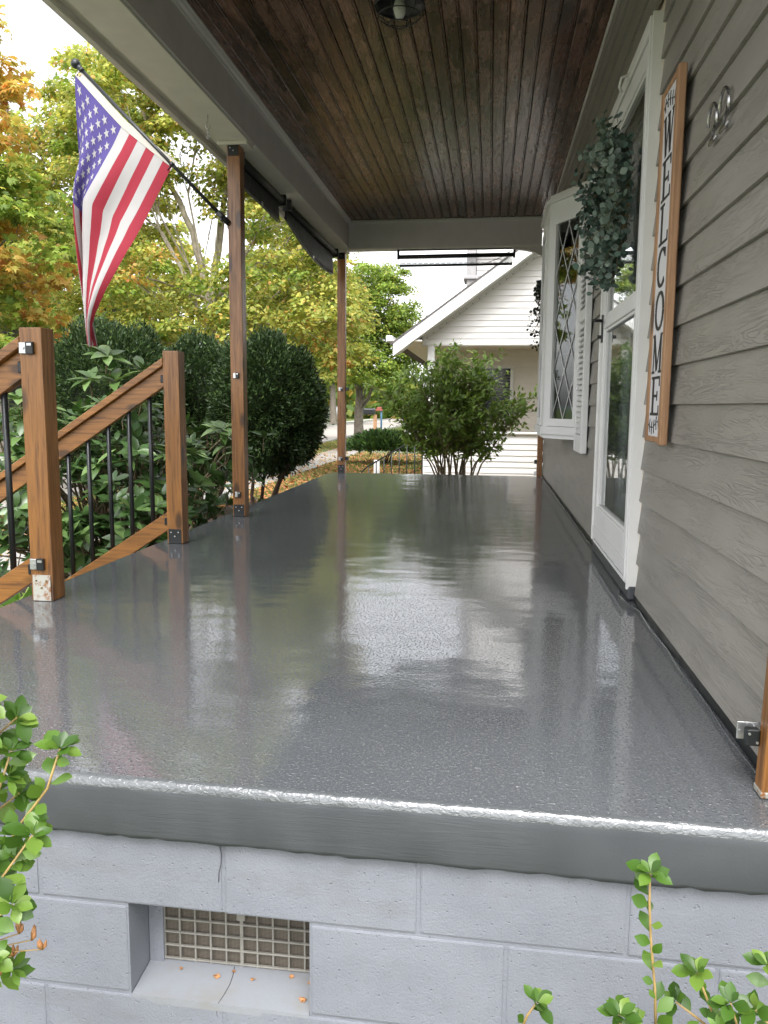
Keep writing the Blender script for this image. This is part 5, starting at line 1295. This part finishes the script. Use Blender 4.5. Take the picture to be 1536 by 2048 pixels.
box('porch_ceiling', NX0, xe, NY+.125, NY+1.8, 1.86, 1.9, M['nbeige'], nb)
box('outer_wall', NX0, NX0+.1, NY+1.8, NY+9, -.8, 1.9, M['nsiding'], nb)
bm = bmesh.new(); wy = NY+1.80-.02; px = .12
for (a0, a1, c0, c1) in ((px-.36, px-.30, .55, 1.50), (px+.24, px+.30, .55, 1.50), (px-.36, px+.30, 1.501, 1.56), (px-.36, px+.30, .49, .549)): add_box(bm, a0, a1, wy-.03, wy+.005, c0, c1, .003)
wn = child('window', bm_mesh('window', bm, M['vinyl']), nb)
box('pane', px-.30, px+.24, wy-.005, wy, .55, 1.50, plain('far_window_pane', (.03, .035, .04), .08), wn)
bm = bmesh.new()
for i in range(9): add_box(bm, px-.30, px+.24, wy-.012, wy-.006, 1.0+i*.055, 1.0+i*.055+.012)
child('blind', bm_mesh('blind', bm, M['grille']), wn)
# rake fascia / soffit and roof
def rake(name, x0, x1, o0, o1, y0, y1, m, par=nb):
    bm = bmesh.new(); add_prism(bm, [(x0, y0, nrake(x0)+o0), (x1, y0, nrake(x1)+o0), (x1, y0, nrake(x1)+o1), (x0, y0, nrake(x0)+o1)], (0, y1-y0, 0)); fix(bm); return child(name, bm_mesh(name, bm, m), par)
rake('frieze_strip', NX0+.0, 2.9, -.035, .045, NY-.05, NY-.016, M['vinyl'])
bm = bmesh.new()
for i in range(34):
    x = NX0+.05+i*.11; add_box(bm, x, x+.016, NY-.056, NY-.05, nrake(x)-.03, nrake(x)-.012)
child('soffit_vent', bm_mesh('soffit_vent', bm, M['grille']), nb)
rake('rake_soffit', NX0-.45, 2.9, .046, .07, NY-.42, NY+.02, M['vinyl'])
rake('rake_fascia', NX0-.48, 2.9, .03, .235, NY-.45, NY-.42, M['vinyl'])
rf = rake('roof', NX0-.52, 2.9, .237, .27, NY-.46, NY+9, M['shingle'])
bm = bmesh.new(); add_prism(bm, [(2.9, NY-.46, nrake(2.9)+.237), (7.4, NY-.46, 1.75), (7.4, NY-.46, 1.79), (2.9, NY-.46, nrake(2.9)+.27)], (0, 9.4, 0)); fix(bm); child('roof', bm_mesh('roof', bm, M['shingle']), nb)
box('gutter', NX0-.60, NX0-.49, NY-.44, NY+8.8, 1.84, 1.94, M['vinyl'], nb, .01)
box('eave_soffit', NX0-.485, NX0-.001, NY-.415, NY+8.8, 1.845, 1.87, M['nbeige'], nb)
box('chimney', -.50, -.33, 15.3, 15.9, 2.2, 5.2, M['brick_grey'], nb, .01)
box('chimney_cap', -.56, -.27, 15.25, 15.95, 3.10, 3.16, M['brick_grey'], nb, .01)
us = box('upper_storey', -.325, 5.5, 15.6, 21, 2.4, 6.2, M['nsiding'], nb)
z = 2.9
while z < 5.6: lapn(-.32, 2.5, z, z+.10, y=15.6, par=us); z += .1016
bm = bmesh.new(); add_prism(bm, [(-.9, 15.2, 6.1), (6.1, 15.2, 6.1), (2.6, 15.2, 8.4)], (0, 6.2, 0)); fix(bm); child('upper_roof', bm_mesh('upper_roof', bm, M['shingle']), nb)
# iron stair rail of the neighbour
ir = empty('iron_railing', (-1.6, 13.0, GZ), 'thin black iron stair railing in front of the white neighbour house', 'railing')
tube('handrail', [(-2.10, 12.9, -.42), (-2.06, 12.9, -.30), (-1.98, 12.9, -.22), (-1.35, 12.9, .15), (-1.0, 12.9, .33)], .012, M['black'], ir, 6)
for i in range(8):
    x = -1.95+i*.125; tube('baluster', [(x, 12.9, GZ), (x, 12.9, -.22+(x+1.98)*.585)], .010, M['black'], ir, 6)
tag(box('white_sign_board', -1.90, -1.80, 13.1, 13.13, -.62, -.12, M['vinyl'], None, .01), 'small white upright board behind the black iron railing', 'board')
# street furniture far away
sp = empty('street_sign', (-6.1, 45, GZ), 'red sign on a slim blue post beside the street', 'sign')
tube('post', [(-6.1, 45, GZ), (-6.1, 45, .55)], .05, plain('blue_post', (.03, .10, .17), .5), sp, 8)
box('panel', -6.42, -6.02, 44.9, 44.96, .48, .70, plain('red_sign', (.26, .07, .05), .6), sp, .02)
mb = empty('mailbox', (-7.0, 47, GZ), 'dark mailbox on a wooden post beside the red sign', 'mailbox')
box('box', -7.45, -6.75, 46.8, 47.4, .25, .62, M['black'], mb, .08, 2); box('post', -6.85, -6.65, 47, 47.15, GZ, .25, M['pine'], mb)
# chain-link fence beyond the street
cf = empty('chain_link_fence', (-14.5, 60, GZ), 'grey chain link fence beyond the street, left of the far post', 'fence')
for i in range(14): tube('fence_post', [(-14.6, 40+i*3, GZ), (-14.6, 40+i*3, .7)], .035, M['galv'], cf, 6)
bm = bmesh.new(); add_tube(bm, [(-14.6, 40, .68), (-14.6, 79, .68)], .025, 5)
for i in range(150):
    y0 = 40+i*.26; add_tube(bm, [(-14.6, y0, GZ), (-14.6, y0+1.4, .68)], .006, 3, False); add_tube(bm, [(-14.6, y0+1.4, GZ), (-14.6, y0, .68)], .006, 3, False)
child('mesh', bm_mesh('mesh', bm, M['galv']), cf)
# houses across the street
def far_house(label, x, y, w_, d_, h_, m):
    t = empty('house', (x, y, GZ), label, 'house', 'houses across the street')
    box('wall', x-w_/2, x+w_/2, y-d_/2, y+d_/2, GZ, h_, m, t)
    bm = bmesh.new(); add_prism(bm, [(x-w_/2-.4, y-d_/2-.4, h_), (x-w_/2-.4, y+d_/2+.4, h_), (x-w_/2-.4, y, h_+2.4)], (w_+.8, 0, 0)); fix(bm); child('roof', bm_mesh('roof', bm, M['shingle']), t)
    for i in range(3):
        yy = y-d_/2+d_*(i+.6)/3.3
        bm = bmesh.new(); add_box(bm, x+w_/2, x+w_/2+.05, yy-.6, yy+.6, .3, 1.8, .01); f = child('window', bm_mesh('window', bm, M['vinyl']), t); box('pane', x+w_/2+.051, x+w_/2+.06, yy-.5, yy+.5, .4, 1.7, M['dark'], f)
        bm = bmesh.new(); add_box(bm, x-w_/2+w_*(i+.5)/3.3-.1, x-w_/2+w_*(i+.5)/3.3+1.0, y-d_/2-.05, y-d_/2, .3, 1.8, .01); f = child('window', bm_mesh('window', bm, M['vinyl']), t)
        box('pane', x-w_/2+w_*(i+.5)/3.3, x-w_/2+w_*(i+.5)/3.3+.9, y-d_/2-.06, y-d_/2-.051, .4, 1.7, M['dark'], f)
    return t
far_house('white house across the street seen behind the near railing', -19.5, 28, 7, 8, 2.6, M['nsiding'])
far_house('pale house down the street beyond the chain link fence', -22, 62, 8, 10, 3.0, M['nbeige'])
# distant tree line
rs = np.random.RandomState(91); n = 26000; X = rs.uniform(-75, 60, n); Y = rs.uniform(95, 120, n)
Z = GZ+rs.uniform(0, 1, n)*(6.5+3*np.sin(X*.19)+1.5*np.sin(X*.53+2)); P = np.stack([X, Y, Z], 1)
o = scatter('distant_woods', P, rs.normal(size=(n, 3)), np.array([0, -1., .6])+rs.normal(size=(n, 3))*.5, 1.2*rs.uniform(.5, 1.2, n), 'tri', M['leaf'], pal(n, [(4, (.10, .16, .03)), (3, (.20, .24, .04)), (1, (.35, .24, .05))], .2, rs=rs))
o['kind'] = 'stuff'; o['label'] = 'distant green and yellow woods beyond the street'; o['category'] = 'trees'
wire = tube('utility_wire', [(-30, 60, 7.5), (-14, 55, 6.6), (-2, 50, 6.3), (6, 48, 6.8)], .03, M['black']); tag(wire, 'thin utility wire crossing the sky beside the white gable', 'wire')
